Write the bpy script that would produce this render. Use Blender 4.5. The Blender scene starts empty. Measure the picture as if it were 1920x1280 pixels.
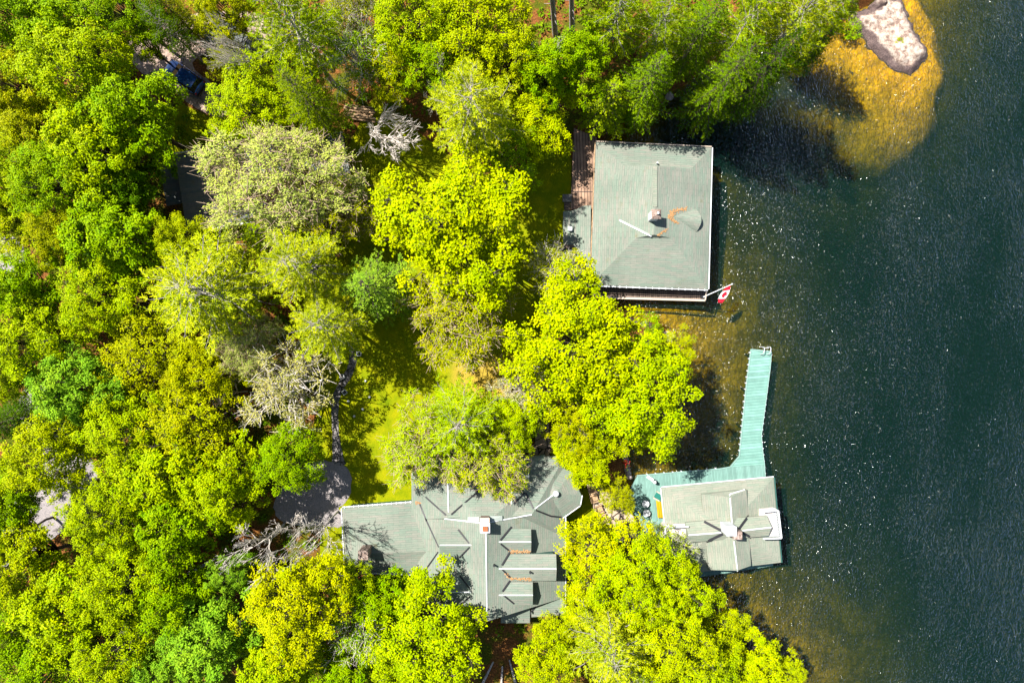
import bpy, math, random
import numpy as np
from mathutils import Vector
from mathutils.bvhtree import BVHTree

# ---------------------------------------------------------------- camera, sky, sun, exposure
scene = bpy.context.scene
COL = scene.collection
CAMH = 74.0            # metres above the lake
FPX = 1332.0           # focal length in pixels of the 1920 px wide photograph
cam = bpy.data.cameras.new("camera")
cam.lens = 36.0 * FPX / 1920.0
cam.sensor_width = 36.0
cam.clip_end = 5000
camo = bpy.data.objects.new("camera", cam)
camo.location = (0, 0, CAMH)
COL.objects.link(camo)
scene.camera = camo

SUN_EL = math.radians(57)
SUNDIR = Vector((0.82 * math.cos(SUN_EL), -0.57 * math.cos(SUN_EL), -math.sin(SUN_EL)))
world = bpy.data.worlds.new("World")
scene.world = world
world.use_nodes = True
wn = world.node_tree
wn.nodes.clear()
sky = wn.nodes.new('ShaderNodeTexSky')
sky.sky_type = 'NISHITA'
sky.sun_disc = False
sky.sun_elevation = SUN_EL
sky.sun_rotation = math.atan2(-0.82, 0.57)
bg = wn.nodes.new('ShaderNodeBackground')
bg.inputs['Strength'].default_value = 0.062
wo = wn.nodes.new('ShaderNodeOutputWorld')
wn.links.new(sky.outputs[0], bg.inputs['Color'])
wn.links.new(bg.outputs[0], wo.inputs['Surface'])
sl = bpy.data.lights.new("sun", 'SUN')
sl.energy = 5.0
sl.angle = math.radians(0.5)
sl.color = (1.0, 0.955, 0.88)
slo = bpy.data.objects.new("sun", sl)
slo.rotation_euler = SUNDIR.to_track_quat('-Z', 'Y').to_euler()
slo.location = (-60, 40, 120)
COL.objects.link(slo)
scene.view_settings.view_transform = 'Standard'
scene.view_settings.look = 'None'
scene.view_settings.exposure = 1.2
scene.view_settings.gamma = 1.0

# ---------------------------------------------------------------- helpers
def P(px, py, z):
    """point at height z whose place in the plan matches map pixel (px, py)"""
    k = (CAMH - z) / FPX
    return Vector(((px - 960) * k, (640 - py) * k, z))

def mat(name, color=(0.5, 0.5, 0.5), rough=0.7, metallic=0.0, spec=0.3):
    m = bpy.data.materials.new(name)
    m.use_nodes = True
    b = m.node_tree.nodes['Principled BSDF']
    b.inputs['Base Color'].default_value = (*color, 1)
    b.inputs['Roughness'].default_value = rough
    b.inputs['Metallic'].default_value = metallic
    b.inputs['Specular IOR Level'].default_value = spec
    return m

class NT:
    """tiny node helper"""
    def __init__(s, m):
        s.t = m.node_tree
        s.b = s.t.nodes.get('Principled BSDF')
    def n(s, kind, **kw):
        x = s.t.nodes.new(kind)
        for k, v in kw.items():
            if k in x.inputs.keys(): x.inputs[k].default_value = v
            else: setattr(x, k, v)
        return x
    def l(s, a, b): s.t.links.new(a, b)
    def coord(s, which='Object'):
        return s.n('ShaderNodeTexCoord').outputs[which]
    def mapping(s, vec, scale=(1, 1, 1), rot=(0, 0, 0), loc=(0, 0, 0)):
        m = s.n('ShaderNodeMapping')
        m.inputs['Scale'].default_value = scale
        m.inputs['Rotation'].default_value = rot
        m.inputs['Location'].default_value = loc
        s.l(vec, m.inputs['Vector'])
        return m.outputs[0]
    def noise(s, vec, scale, detail=4, rough=0.55):
        x = s.n('ShaderNodeTexNoise')
        x.inputs['Scale'].default_value = scale
        x.inputs['Detail'].default_value = detail
        x.inputs['Roughness'].default_value = rough
        s.l(vec, x.inputs['Vector'])
        return x.outputs['Fac']
    def ramp(s, fac, stops, interp='LINEAR'):
        r = s.n('ShaderNodeValToRGB')
        r.color_ramp.interpolation = interp
        e = r.color_ramp.elements
        while len(e) < len(stops): e.new(0.5)
        for q, (p, c) in zip(e, stops):
            q.position = p
            q.color = (*c, 1) if len(c) == 3 else c
        s.l(fac, r.inputs[0])
        return r.outputs[0]
    def mix(s, fac, a, b, mode='MIX'):
        x = s.n('ShaderNodeMix', data_type='RGBA', blend_type=mode)
        for sock, v in ((x.inputs[0], fac), (x.inputs[6], a), (x.inputs[7], b)):
            if isinstance(v, (float, int)): sock.default_value = v
            elif isinstance(v, tuple): sock.default_value = (*v, 1)
            else: s.l(v, sock)
        return x.outputs[2]
    def math(s, op, a, b=0.0, c=0.0):
        x = s.n('ShaderNodeMath', operation=op)
        for sock, v in zip(x.inputs, (a, b, c)):
            if isinstance(v, (float, int)): sock.default_value = v
            else: s.l(v, sock)
        return x.outputs[0]
    def bump(s, h, strength=0.4, dist=0.05, to=None):
        x = s.n('ShaderNodeBump')
        x.inputs['Strength'].default_value = strength
        x.inputs['Distance'].default_value = dist
        s.l(h, x.inputs['Height'])
        s.l(x.outputs[0], (to or s.b).inputs['Normal'])
        return x.outputs[0]

class MB:
    def __init__(s): s.v = []; s.f = []
    def face(s, *pts):
        i = len(s.v); s.v += [tuple(p) for p in pts]; s.f.append(tuple(range(i, i + len(pts))))
    def quadstrip(s, a, b, closed=True):
        n = len(a)
        for i in range(n if closed else n - 1):
            j = (i + 1) % n
            s.face(a[i], a[j], b[j], b[i])
    def prism(s, pts, z0, z1):
        """vertical prism over a plan outline (x,y) given counter-clockwise"""
        pts = [(p[0], p[1]) for p in pts]
        area = sum(pts[i][0] * pts[(i + 1) % len(pts)][1] - pts[(i + 1) % len(pts)][0] * pts[i][1] for i in range(len(pts)))
        if area < 0: pts = pts[::-1]
        lo = [(x, y, z0) for x, y in pts]; hi = [(x, y, z1) for x, y in pts]
        s.face(*hi); s.face(*lo[::-1]); s.quadstrip(lo, hi)
    def box(s, c, size, rot=0.0):
        hx, hy, hz = size[0] / 2, size[1] / 2, size[2] / 2
        ca, sa = math.cos(rot), math.sin(rot)
        pts = [(c[0] + x * ca - y * sa, c[1] + x * sa + y * ca) for x, y in ((-hx, -hy), (hx, -hy), (hx, hy), (-hx, hy))]
        s.prism(pts, c[2] - hz, c[2] + hz)
    def tube(s, a, b, r0, r1=None, n=8, caps=True):
        a = Vector(a); b = Vector(b); r1 = r0 if r1 is None else r1
        d = (b - a)
        if d.length < 1e-6: return
        d.normalize()
        u = d.orthogonal().normalized(); w = d.cross(u)
        A = [a + (u * math.cos(2 * math.pi * i / n) + w * math.sin(2 * math.pi * i / n)) * r0 for i in range(n)]
        B = [b + (u * math.cos(2 * math.pi * i / n) + w * math.sin(2 * math.pi * i / n)) * r1 for i in range(n)]
        s.quadstrip(A, B)
        if caps: s.face(*A[::-1]); s.face(*B)
    def bar(s, a, b, w, h):
        """rectangular bar lying from a to b, w wide, h tall"""
        a = Vector(a); b = Vector(b); d = (b - a).normalized()
        side = d.cross(Vector((0, 0, 1)))
        if side.length < 1e-4: side = Vector((1, 0, 0))
        side.normalize(); up = side.cross(d).normalized()
        def ring(p): return [p - side * w / 2 - up * h / 2, p + side * w / 2 - up * h / 2, p + side * w / 2 + up * h / 2, p - side * w / 2 + up * h / 2]
        A, B = ring(a), ring(b)
        s.face(*A[::-1]) if False else None
        s.quadstrip(A, B); s.face(*A[::-1]); s.face(*B)
    def disc(s, c, r, z0, z1, n=20, r1=None):
        r1 = r if r1 is None else r1
        lo = [(c[0] + r * math.cos(2 * math.pi * i / n), c[1] + r * math.sin(2 * math.pi * i / n), z0) for i in range(n)]
        hi = [(c[0] + r1 * math.cos(2 * math.pi * i / n), c[1] + r1 * math.sin(2 * math.pi * i / n), z1) for i in range(n)]
        s.quadstrip(lo, hi); s.face(*hi); s.face(*lo[::-1])
    def mesh(s, name):
        me = bpy.data.meshes.new(name)
        me.from_pydata(s.v, [], s.f)
        # uv in metres: u along the contour, v up the slope
        uv = me.uv_layers.new(name='UVMap')
        for p in me.polygons:
            n = p.normal
            if abs(n.z) > 0.999: u = Vector((1, 0, 0)); v = Vector((0, 1, 0))
            else:
                u = Vector((0, 0, 1)).cross(n).normalized(); v = n.cross(u)
            for li in p.loop_indices:
                co = me.vertices[me.loops[li].vertex_index].co
                uv.data[li].uv = (co.dot(u), co.dot(v))
        me.update()
        return me
    def build(s, name, material, parent=None, bevel=0, smooth=False, merge=False):
        me = s.mesh(name)
        me.materials.append(material)
        if merge or bevel:
            import bmesh
            bm = bmesh.new(); bm.from_mesh(me)
            bmesh.ops.remove_doubles(bm, verts=bm.verts, dist=1e-4)
            if bevel: bmesh.ops.bevel(bm, geom=list(bm.edges), offset=bevel, segments=2, affect='EDGES', profile=0.6, clamp_overlap=True)
            bmesh.ops.recalc_face_normals(bm, faces=bm.faces)
            bm.to_mesh(me); bm.free()
        if smooth: me.shade_smooth()
        o = bpy.data.objects.new(name, me)
        COL.objects.link(o)
        attach(o, parent)
        return o

def attach(o, parent):
    if parent is not None:
        o.parent = parent
        o.matrix_parent_inverse = WORLDM[parent.name].inverted() if parent.name in WORLDM else parent.matrix_basis.inverted()
WORLDM = {}

def tag(o, label=None, cat=None, group=None, kind=None):
    if label: o['label'] = label
    if cat: o['category'] = cat
    if group: o['group'] = group
    if kind: o['kind'] = kind
    return o

def thing(name, label, cat, loc=(0, 0, 0), group=None):
    o = bpy.data.objects.new(name, None)
    o.empty_display_size = 0.3
    o.location = loc
    COL.objects.link(o)
    WORLDM[o.name] = o.matrix_basis.copy()
    return tag(o, label, cat, group)

def structure(o): o['kind'] = 'structure'; return o

# ---------------------------------------------------------------- lake shore, terrain
def plan(pts, z=0.0): return np.array([[(x - 960) * (CAMH - z) / FPX, (640 - y) * (CAMH - z) / FPX] for x, y in pts])

LAND = plan([(-9000, -9000), (2200, -9000), (1700, -300), (1660, -60), (1640, 5), (1600, 30), (1560, 62), (1490, 60), (1400, 105), (1330, 128), (1262, 165),
             (1195, 215), (1140, 262), (1122, 300), (1118, 500), (1128, 548), (1165, 575), (1200, 602), (1248, 622), (1262, 655), (1245, 720), (1225, 780),
             (1186, 815), (1175, 850), (1178, 900), (1188, 960), (1205, 1010), (1240, 1060), (1262, 1120), (1310, 1180), (1385, 1250), (1440, 1310),
             (1500, 1420), (1600, 1700), (1900, 9000), (-9000, 9000)])
ROCK = plan([(1588, 32), (1604, 22), (1640, 16), (1652, -6), (1690, -4), (1702, 30), (1716, 62), (1734, 84), (1741, 104), (1726, 122), (1708, 139), (1688, 135),
             (1664, 120), (1642, 100), (1628, 88), (1620, 66), (1602, 54)])
SHELF = plan([(1545, 60), (1600, -40), (1700, -60), (1738, 30), (1755, 90), (1760, 150), (1752, 215), (1725, 285), (1670, 300), (1600, 290), (1545, 250), (1530, 180)])

def sdf(poly, X, Y):
    """signed distance, positive inside"""
    X = np.asarray(X, float); Y = np.asarray(Y, float)
    d = np.full(X.shape, 1e18); inside = np.zeros(X.shape, bool)
    n = len(poly)
    for i in range(n):
        ax, ay = poly[i]; bx, by = poly[(i + 1) % n]
        ex, ey = bx - ax, by - ay
        t = np.clip(((X - ax) * ex + (Y - ay) * ey) / (ex * ex + ey * ey + 1e-12), 0, 1)
        d = np.minimum(d, (X - ax - t * ex) ** 2 + (Y - ay - t * ey) ** 2)
        c = ((ay > Y) != (by > Y))
        with np.errstate(divide='ignore', invalid='ignore'):
            xi = (bx - ax) * (Y - ay) / (by - ay if by != ay else 1e-12) + ax
        inside ^= c & (X < xi)
    d = np.sqrt(d)
    return np.where(inside, d, -d)

def smooth(a, b, x):
    t = np.clip((x - a) / (b - a), 0, 1); return t * t * (3 - 2 * t)

def wob(X, Y, s, seed=0.0):
    return (np.sin(X * s + 1.3 * np.sin(Y * s * 0.7 + seed) + seed) + np.sin(Y * s * 1.3 + 1.1 * np.sin(X * s * 0.6 + 2 * seed)) + 0.6 * np.sin((X + Y) * s * 1.9 + seed * 3)) / 2.6

GZ = 2.0
def terrain(X, Y):
    X = np.asarray(X, float); Y = np.asarray(Y, float)
    d = sdf(LAND, X, Y) + 0.35 * wob(X, Y, 0.8, 1.0)
    land = GZ * smooth(-0.4, 1.8, d)
    dw = np.maximum(-d, 0)
    depth = 0.50 + 0.17 * dw + 0.016 * np.maximum(dw - 6, 0) ** 1.6 + 0.20 * wob(X, Y, 0.33, 2.0)
    depth = depth * (1 + 2.6 * smooth(14, 18, X) * smooth(17, 23, Y) * (1 - smooth(31, 35, X)))
    # the open cove between the boathouse and the point
    dr = np.maximum(-sdf(ROCK, X, Y), 0)
    ds = np.maximum(-sdf(SHELF, X, Y) - 0.6 * wob(X, Y, 0.9, 5.0), 0)
    depth_r = 0.05 + 0.115 * dr + 0.014 * dr ** 1.8 + 0.9 * ds ** 1.05 + 0.12 * wob(X, Y, 0.8, 4.0)
    depth = np.minimum(depth, depth_r)
    depth = np.clip(depth, 0.10, 9.0)
    return np.where(d > -0.4, land - (1 - smooth(-0.4, 0.3, d)) * 0.3, -depth)

def hz(x, y): return float(terrain(np.array([x]), np.array([y]))[0])

def axis(lo, hi, step, far):
    a = list(np.arange(lo, hi + 1e-6, step)); g = step; v = hi
    while v < far: g *= 1.5; v += g; a.append(v)
    g = step; v = lo
    while v > -far: g *= 1.5; v -= g; a.insert(0, v)
    return np.array(a)

LAWN = plan([(600, 600), (640, 470), (640, 300), (700, 180), (800, 260), (900, 330), (1010, 300), (1050, 230), (1072, 300), (1065, 560), (1010, 640), (990, 700), (960, 760), (850, 800), (790, 900), (790, 960), (640, 960), (610, 985), (560, 1000), (550, 900), (600, 760)], GZ)
LAWN2 = plan([(1050, 930), (1108, 900), (1150, 1000), (1120, 1060), (1040, 1010)], GZ)
LAWN3 = plan([(600, 985), (650, 985), (660, 1090), (600, 1080)], GZ)
LAWN4 = plan([(330, 190), (420, 230), (420, 300), (310, 300)], GZ)
GOLD = plan([(850, 680), (900, 660), (990, 690), (1000, 740), (930, 790), (850, 770)], GZ)

def grid_mesh(name, xs, ys, zfun):
    X, Y = np.meshgrid(xs, ys)
    Z = zfun(X, Y)
    V = np.stack([X, Y, Z], -1).reshape(-1, 3)
    nx, ny = len(xs), len(ys)
    i = np.arange(nx - 1)[None, :] + nx * np.arange(ny - 1)[:, None]
    F = np.stack([i, i + 1, i + nx + 1, i + nx], -1).reshape(-1, 4)
    me = bpy.data.meshes.new(name)
    me.vertices.add(len(V)); me.vertices.foreach_set('co', V.ravel())
    me.loops.add(F.size); me.loops.foreach_set('vertex_index', F.ravel())
    me.polygons.add(len(F)); me.polygons.foreach_set('loop_start', np.arange(0, F.size, 4))
    me.update(calc_edges=True); me.validate()
    me.shade_smooth()
    return me, V

def add_attr(me, name, vals):
    a = me.attributes.new(name, 'FLOAT', 'POINT'); a.data.foreach_set('value', np.asarray(vals, np.float32))

# ground material: lawn, leaf litter, lake bed
M = {}
def ground_material():
    m = mat('ground', rough=0.95, spec=0.1); N = NT(m)
    c = N.coord('Object')
    n1 = N.noise(c, 0.6, 6); n2 = N.noise(c, 6.0, 5, 0.7); n3 = N.noise(c, 25.0, 3, 0.7)
    litter = N.ramp(n2, [(0.3, (0.05, 0.022, 0.008)), (0.5, (0.17, 0.065, 0.018)), (0.62, (0.30, 0.12, 0.03)), (0.75, (0.34, 0.22, 0.12))])
    moss = N.ramp(n2, [(0.3, (0.03, 0.045, 0.004)), (0.7, (0.12, 0.13, 0.006))])
    litter = N.mix(N.ramp(n1, [(0.45, (0, 0, 0)), (0.58, (1, 1, 1))]), litter, moss)
    lawn = N.ramp(N.noise(c, 0.9, 6, 0.7), [(0.3, (0.13, 0.19, 0.001)), (0.5, (0.225, 0.25, 0.001)), (0.7, (0.32, 0.295, 0.002))])
    lawn = N.mix(0.65, lawn, N.ramp(n3, [(0.3, (0.35, 0.5, 0.3)), (0.7, (1.35, 1.25, 1.0))]), 'MULTIPLY')
    gold = N.ramp(n2, [(0.3, (0.30, 0.20, 0.02)), (0.7, (0.44, 0.32, 0.05))])
    at = N.n('ShaderNodeAttribute', attribute_name='lawn').outputs['Fac']
    lawnf = N.ramp(N.math('ADD', at, N.math('MULTIPLY', N.math('SUBTRACT', n2, 0.5), 0.5)), [(0.45, (0, 0, 0)), (0.55, (1, 1, 1))])
    ag = N.n('ShaderNodeAttribute', attribute_name='gold').outputs['Fac']
    col = N.mix(lawnf, litter, N.mix(ag, lawn, gold))
    # lake bed: amber sand and weed-covered stones
    vor = N.n('ShaderNodeTexVoronoi', feature='F1'); vor.inputs['Scale'].default_value = 1.7
    N.l(c, vor.inputs['Vector'])
    bedn = N.noise(N.mapping(c, (1, 1, 0)), 3.2, 6, 0.72)
    bed = N.ramp(bedn, [(0.28, (0.42, 0.22, 0.0)), (0.45, (0.76, 0.40, 0.0)), (0.62, (0.92, 0.53, 0.0)), (0.8, (0.95, 0.64, 0.01))])
    weeds = N.ramp(N.noise(c, 0.35, 5, 0.6), [(0.42, (0.58, 0.60, 0.55)), (0.56, (1, 1, 1))])
    bed = N.mix(1.0, bed, weeds, 'MULTIPLY')
    stones = N.ramp(vor.outputs['Distance'], [(0.25, (1.15, 1.1, 1.0)), (0.6, (0.72, 0.72, 0.72))])
    bed = N.mix(0.8, bed, stones, 'MULTIPLY')
    z = N.n('ShaderNodeSeparateXYZ'); N.l(N.n('ShaderNodeNewGeometry').outputs['Position'], z.inputs[0])
    under = N.ramp(z.outputs['Z'], [(0.0, (1, 1, 1)), (0.05, (0, 0, 0))])
    col = N.mix(under, col, bed)
    N.l(col, N.b.inputs['Base Color'])
    N.bump(N.math('ADD', n3, N.math('MULTIPLY', n2, 2.0)), 0.6, 0.06)
    return m
M['ground'] = ground_material()

xs = axis(-62, 62, 0.45, 1500); ys = axis(-42, 42, 0.45, 1500)
me, V = grid_mesh('ground', xs, ys, lambda X, Y: terrain(X, Y) + np.where(terrain(X, Y) > 1.9, 0.0, 0))
lawnmask = np.maximum.reduce([smooth(-0.5, 0.5, sdf(p, V[:, 0], V[:, 1])) for p in (LAWN, LAWN2, LAWN3, LAWN4)])
add_attr(me, 'lawn', lawnmask)
add_attr(me, 'gold', smooth(-0.8, 0.8, sdf(GOLD, V[:, 0], V[:, 1])))
me.materials.append(M['ground'])
g = bpy.data.objects.new('ground', me); COL.objects.link(g); structure(g)

# water: one closed body, rippled surface over tea coloured water
def water_material():
    m = bpy.data.materials.new('lake_water'); m.use_nodes = True
    N = NT(m); N.t.nodes.clear()
    out = N.n('ShaderNodeOutputMaterial')
    c = N.coord('Object')
    # wind ripples: long crests running from upper left to lower right
    w1 = N.noise(N.mapping(c, (1.0, 0.40, 1), (0, 0, math.radians(-28))), 1.9, 4, 0.6)
    w2 = N.noise(N.mapping(c, (1.0, 0.45, 1), (0, 0, math.radians(14))), 4.5, 3, 0.65)
    gust = N.ramp(N.noise(N.mapping(c, (1, 0.5, 1), (0, 0, math.radians(-30))), 0.10, 4, 0.6), [(0.35, (0.45,) * 3), (0.62, (1,) * 3)])
    w3 = N.math('POWER', N.noise(N.mapping(c, (1.0, 0.6, 1), (0, 0, math.radians(-10))), 7.0, 2, 0.5), 5.0)
    h = N.math('MULTIPLY', N.math('ADD', N.math('ADD', w1, N.math('MULTIPLY', w3, 1.6)), N.math('MULTIPLY', w2, 0.6)), gust)
    bp = N.n('ShaderNodeBump'); bp.inputs['Strength'].default_value = 1.0; bp.inputs['Distance'].default_value = 0.42
    N.l(h, bp.inputs['Height'])
    fr = N.n('ShaderNodeFresnel'); fr.inputs['IOR'].default_value = 1.27; N.l(bp.outputs[0], fr.inputs['Normal'])
    gl = N.n('ShaderNodeBsdfGlossy'); gl.inputs['Roughness'].default_value = 0.10
    # wavelets: every hand-sized facet of the surface has a tilt of its own, a few of them mirror the sun
    vo = N.n('ShaderNodeTexVoronoi', feature='F1'); vo.inputs['Scale'].default_value = 6.5; N.l(N.mapping(c, (1, 0.8, 0.0)), vo.inputs['Vector'])
    sc_ = N.n('ShaderNodeSeparateColor'); N.l(vo.outputs['Color'], sc_.inputs[0])
    vo2 = N.n('ShaderNodeTexVoronoi', feature='F1'); vo2.inputs['Scale'].default_value = 6.5; N.l(N.mapping(c, (1, 0.8, 0.0), loc=(31.3, 17.9, 0)), vo2.inputs['Vector'])
    sc2 = N.n('ShaderNodeSeparateColor'); N.l(vo2.outputs['Color'], sc2.inputs[0])
    tx = N.math('MULTIPLY', N.math('SUBTRACT', N.math('ADD', sc_.outputs[0], sc2.outputs[0]), 1.0), 0.435)
    ty = N.math('MULTIPLY', N.math('SUBTRACT', N.math('ADD', sc_.outputs[1], sc2.outputs[1]), 1.0), 0.435)
    cx = N.n('ShaderNodeCombineXYZ'); N.l(tx, cx.inputs[0]); N.l(ty, cx.inputs[1])
    va_ = N.n('ShaderNodeVectorMath', operation='ADD'); bpf = N.n('ShaderNodeBump'); bpf.inputs['Strength'].default_value = 1.0; bpf.inputs['Distance'].default_value = 0.09; N.l(h, bpf.inputs['Height']); N.l(bpf.outputs[0], va_.inputs[0]); N.l(cx.outputs[0], va_.inputs[1])
    vn_ = N.n('ShaderNodeVectorMath', operation='NORMALIZE'); N.l(va_.outputs[0], vn_.inputs[0])
    N.l(vn_.outputs[0], gl.inputs['Normal'])
    tr = N.n('ShaderNodeBsdfTransparent')
    df = N.n('ShaderNodeBsdfDiffuse'); df.inputs['Color'].default_value = (0.016, 0.086, 0.060, 1); N.l(bp.outputs[0], df.inputs['Normal'])
    m1 = N.n('ShaderNodeMixShader'); m1.inputs[0].default_value = 0.12
    N.l(tr.outputs[0], m1.inputs[1]); N.l(df.outputs[0], m1.inputs[2])
    m2 = N.n('ShaderNodeMixShader'); N.l(fr.outputs[0], m2.inputs[0]); N.l(m1.outputs[0], m2.inputs[1]); N.l(gl.outputs[0], m2.inputs[2])
    N.l(m2.outputs[0], out.inputs['Surface'])
    va = N.n('ShaderNodeVolumeAbsorption'); va.inputs['Color'].default_value = (0.73, 0.775, 0.0, 1); va.inputs['Density'].default_value = 1.6
    N.l(va.outputs[0], out.inputs['Volume'])
    return m
M['water'] = water_material()
w = MB(); w.prism([(-1400, -1400), (1400, -1400), (1400, 1400), (-1400, 1400)], -14, 0.0)
structure(w.build('lake_water', M['water']))
# ---------------------------------------------------------------- building materials
def shingle(name, base, warm, pitch=0.21):
    m = mat(name, rough=0.85, spec=0.15); N = NT(m)
    uv = N.n('ShaderNodeTexCoord').outputs['UV']
    br = N.n('ShaderNodeTexBrick')
    br.inputs['Scale'].default_value = 1.0
    br.inputs['Brick Width'].default_value = 1.15
    br.inputs['Row Height'].default_value = pitch
    br.inputs['Mortar Size'].default_value = 0.014
    br.inputs['Mortar Smooth'].default_value = 0.4
    br.inputs['Bias'].default_value = 0.0
    br.inputs['Color1'].default_value = (*base, 1)
    br.inputs['Color2'].default_value = (*warm, 1)
    br.inputs['Mortar'].default_value = (base[0] * 0.74, base[1] * 0.77, base[2] * 0.78, 1)
    N.l(uv, br.inputs['Vector'])
    c = N.coord('Object')
    big = N.ramp(N.noise(c, 0.28, 4, 0.6), [(0.3, (0.84, 0.86, 0.84)), (0.7, (1.12, 1.1, 1.08))])
    strk = N.ramp(N.noise(N.mapping(uv, (0.7, 7.0, 1)), 1.5, 3, 0.6), [(0.3, (0.80, 0.86, 0.82)), (0.7, (1.15, 1.08, 1.05))])
    fine = N.ramp(N.noise(c, 14, 3, 0.7), [(0.3, (0.86,) * 3), (0.7, (1.12,) * 3)])
    moss = N.ramp(N.noise(c, 0.7, 5, 0.65), [(0.62, (0, 0, 0)), (0.78, (0.55, 0.55, 0.55))])
    col = N.mix(1.0, br.outputs['Color'], big, 'MULTIPLY')
    col = N.mix(1.0, col, strk, 'MULTIPLY'); col = N.mix(0.7, col, fine, 'MULTIPLY')
    col = N.mix(moss, col, (0.13, 0.115, 0.035))
    N.l(col, N.b.inputs['Base Color'])
    N.bump(N.math('ADD', N.math('MULTIPLY', br.outputs['Fac'], -1.0), N.math('MULTIPLY', N.noise(c, 14, 3, 0.7), 0.6)), 0.5, 0.02)
    return m

def boards(name, base, dark, width=0.145, rot=0.0, gap=0.10, rough=0.75, stain=0.5):
    """planking running along local y after rotation"""
    m = mat(name, rough=rough, spec=0.25); N = NT(m)
    c = N.mapping(N.coord('Object'), (1 / width, 1 / width, 0), (0, 0, rot))
    s = N.n('ShaderNodeSeparateXYZ'); N.l(c, s.inputs[0])
    fr = N.math('FRACT', s.outputs['X'])
    line = N.ramp(fr, [(0.0, (0, 0, 0)), (gap, (0, 0, 0)), (gap + 0.06, (1, 1, 1)), (1.0, (1, 1, 1))])
    idx = N.math('FLOOR', s.outputs['X'])
    wn_ = N.n('ShaderNodeTexWhiteNoise', noise_dimensions='1D'); N.l(idx, wn_.inputs['W'])
    tone = N.ramp(wn_.outputs['Value'], [(0, (0.82,) * 3), (1, (1.15,) * 3)])
    col = N.mix(1.0, base, tone, 'MULTIPLY')
    g2 = N.ramp(N.noise(N.mapping(N.coord('Object'), (1, 1, 1)), 1.2, 5, 0.65), [(0.35, (1 - 0.4 * stain,) * 3), (0.65, (1.1,) * 3)])
    col = N.mix(1.0, col, g2, 'MULTIPLY')
    col = N.mix(line, dark, col)
    N.l(col, N.b.inputs['Base Color'])
    N.bump(line, 0.5, 0.01)
    return m

def speckled(name, stops, scale=6, rough=0.9, bump=0.4, spec=0.2, scale2=1.0):
    m = mat(name, rough=rough, spec=spec); N = NT(m); c = N.coord('Object')
    n1 = N.noise(c, scale, 6, 0.65)
    col = N.ramp(n1, stops)
    col = N.mix(1.0, col, N.ramp(N.noise(c, scale2, 4), [(0.3, (0.82,) * 3), (0.7, (1.12,) * 3)]), 'MULTIPLY')
    N.l(col, N.b.inputs['Base Color'])
    N.bump(n1, bump, 0.03)
    return m

def painted(name, color, rough=0.55, var=0.12):
    m = mat(name, color, rough, spec=0.3); N = NT(m); c = N.coord('Object')
    col = N.mix(1.0, color, N.ramp(N.noise(c, 3.0, 5, 0.65), [(0.3, (1 - var,) * 3), (0.7, (1 + var * 0.5,) * 3)]), 'MULTIPLY')
    N.l(col, N.b.inputs['Base Color'])
    return m

M['shingle'] = shingle('green_shingles', (0.172, 0.218, 0.184), (0.212, 0.214, 0.192))
M['shingle_pale'] = shingle('pale_green_shingles', (0.205, 0.243, 0.200), (0.245, 0.245, 0.212))
M['shingle_grey'] = shingle('grey_shingles', (0.12, 0.145, 0.15), (0.17, 0.16, 0.155))
M['white'] = painted('white_paint', (0.62, 0.64, 0.66))
M['offwhite'] = painted('cream_paint', (0.52, 0.42, 0.33))
M['green_wall'] = painted('green_siding', (0.03, 0.10, 0.085))
M['brown_wall'] = painted('brown_siding', (0.10, 0.07, 0.05))
M['flash'] = painted('dark_flashing', (0.022, 0.022, 0.026), 0.5)
M['rust'] = speckled('rusty_metal', [(0.3, (0.18, 0.10, 0.05)), (0.5, (0.42, 0.18, 0.05)), (0.7, (0.34, 0.2, 0.12))], 5, 0.8)
M['needles'] = speckled('fallen_needles', [(0.35, (0.24, 0.13, 0.06)), (0.6, (0.44, 0.25, 0.11))], 7, 0.95)
M['membrane'] = speckled('white_membrane', [(0.3, (0.55, 0.50, 0.46)), (0.7, (0.62, 0.56, 0.51))], 3, 0.8, 0.1)
M['stone_ch'] = speckled('chimney_stone', [(0.35, (0.12, 0.08, 0.065)), (0.5, (0.26, 0.19, 0.16)), (0.65, (0.36, 0.30, 0.27))], 5, 0.9)
M['terracotta'] = speckled('terracotta', [(0.3, (0.24, 0.08, 0.03)), (0.7, (0.34, 0.13, 0.06))], 6)
M['glass'] = mat('window_glass', (0.02, 0.03, 0.04), 0.08, spec=0.6)
M['skylight'] = mat('skylight_glass', (0.32, 0.36, 0.33), 0.12, spec=0.6)
M['black'] = mat('black_opening', (0.01, 0.01, 0.01), 0.9)
M['green_deck_y'] = boards('green_deck_boards_lengthwise', (0.155, 0.275, 0.24), (0.07, 0.15, 0.13), 0.145, math.radians(-6), 0.14, stain=0.2)
M['green_deck_x'] = boards('green_dock_boards_crosswise', (0.165, 0.32, 0.27), (0.07, 0.17, 0.15), 0.30, math.radians(90 - 5), 0.10, stain=0.35)
M['brown_deck'] = boards('brown_deck_boards', (0.34, 0.215, 0.145), (0.05, 0.03, 0.022), 0.30, math.radians(-2), 0.14, stain=0.8)
M['balcony_deck'] = boards('balcony_boards', (0.16, 0.115, 0.09), (0.03, 0.022, 0.02), 0.2, 0, 0.16, stain=0.6)
M['grey_wood'] = boards('weathered_grey_boards', (0.17, 0.155, 0.14), (0.05, 0.045, 0.04), 0.16, 0.3, 0.12)
M['tan_wood'] = boards('tan_boards', (0.42, 0.28, 0.16), (0.16, 0.09, 0.05), 0.13, 0.3, 0.10)
M['yellow_wood'] = boards('yellow_boards', (0.55, 0.29, 0.005), (0.36, 0.16, 0.003), 0.30, 0.1, 0.06, stain=0.2)
M['green_plastic'] = painted('green_chair_paint', (0.02, 0.16, 0.13))
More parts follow.
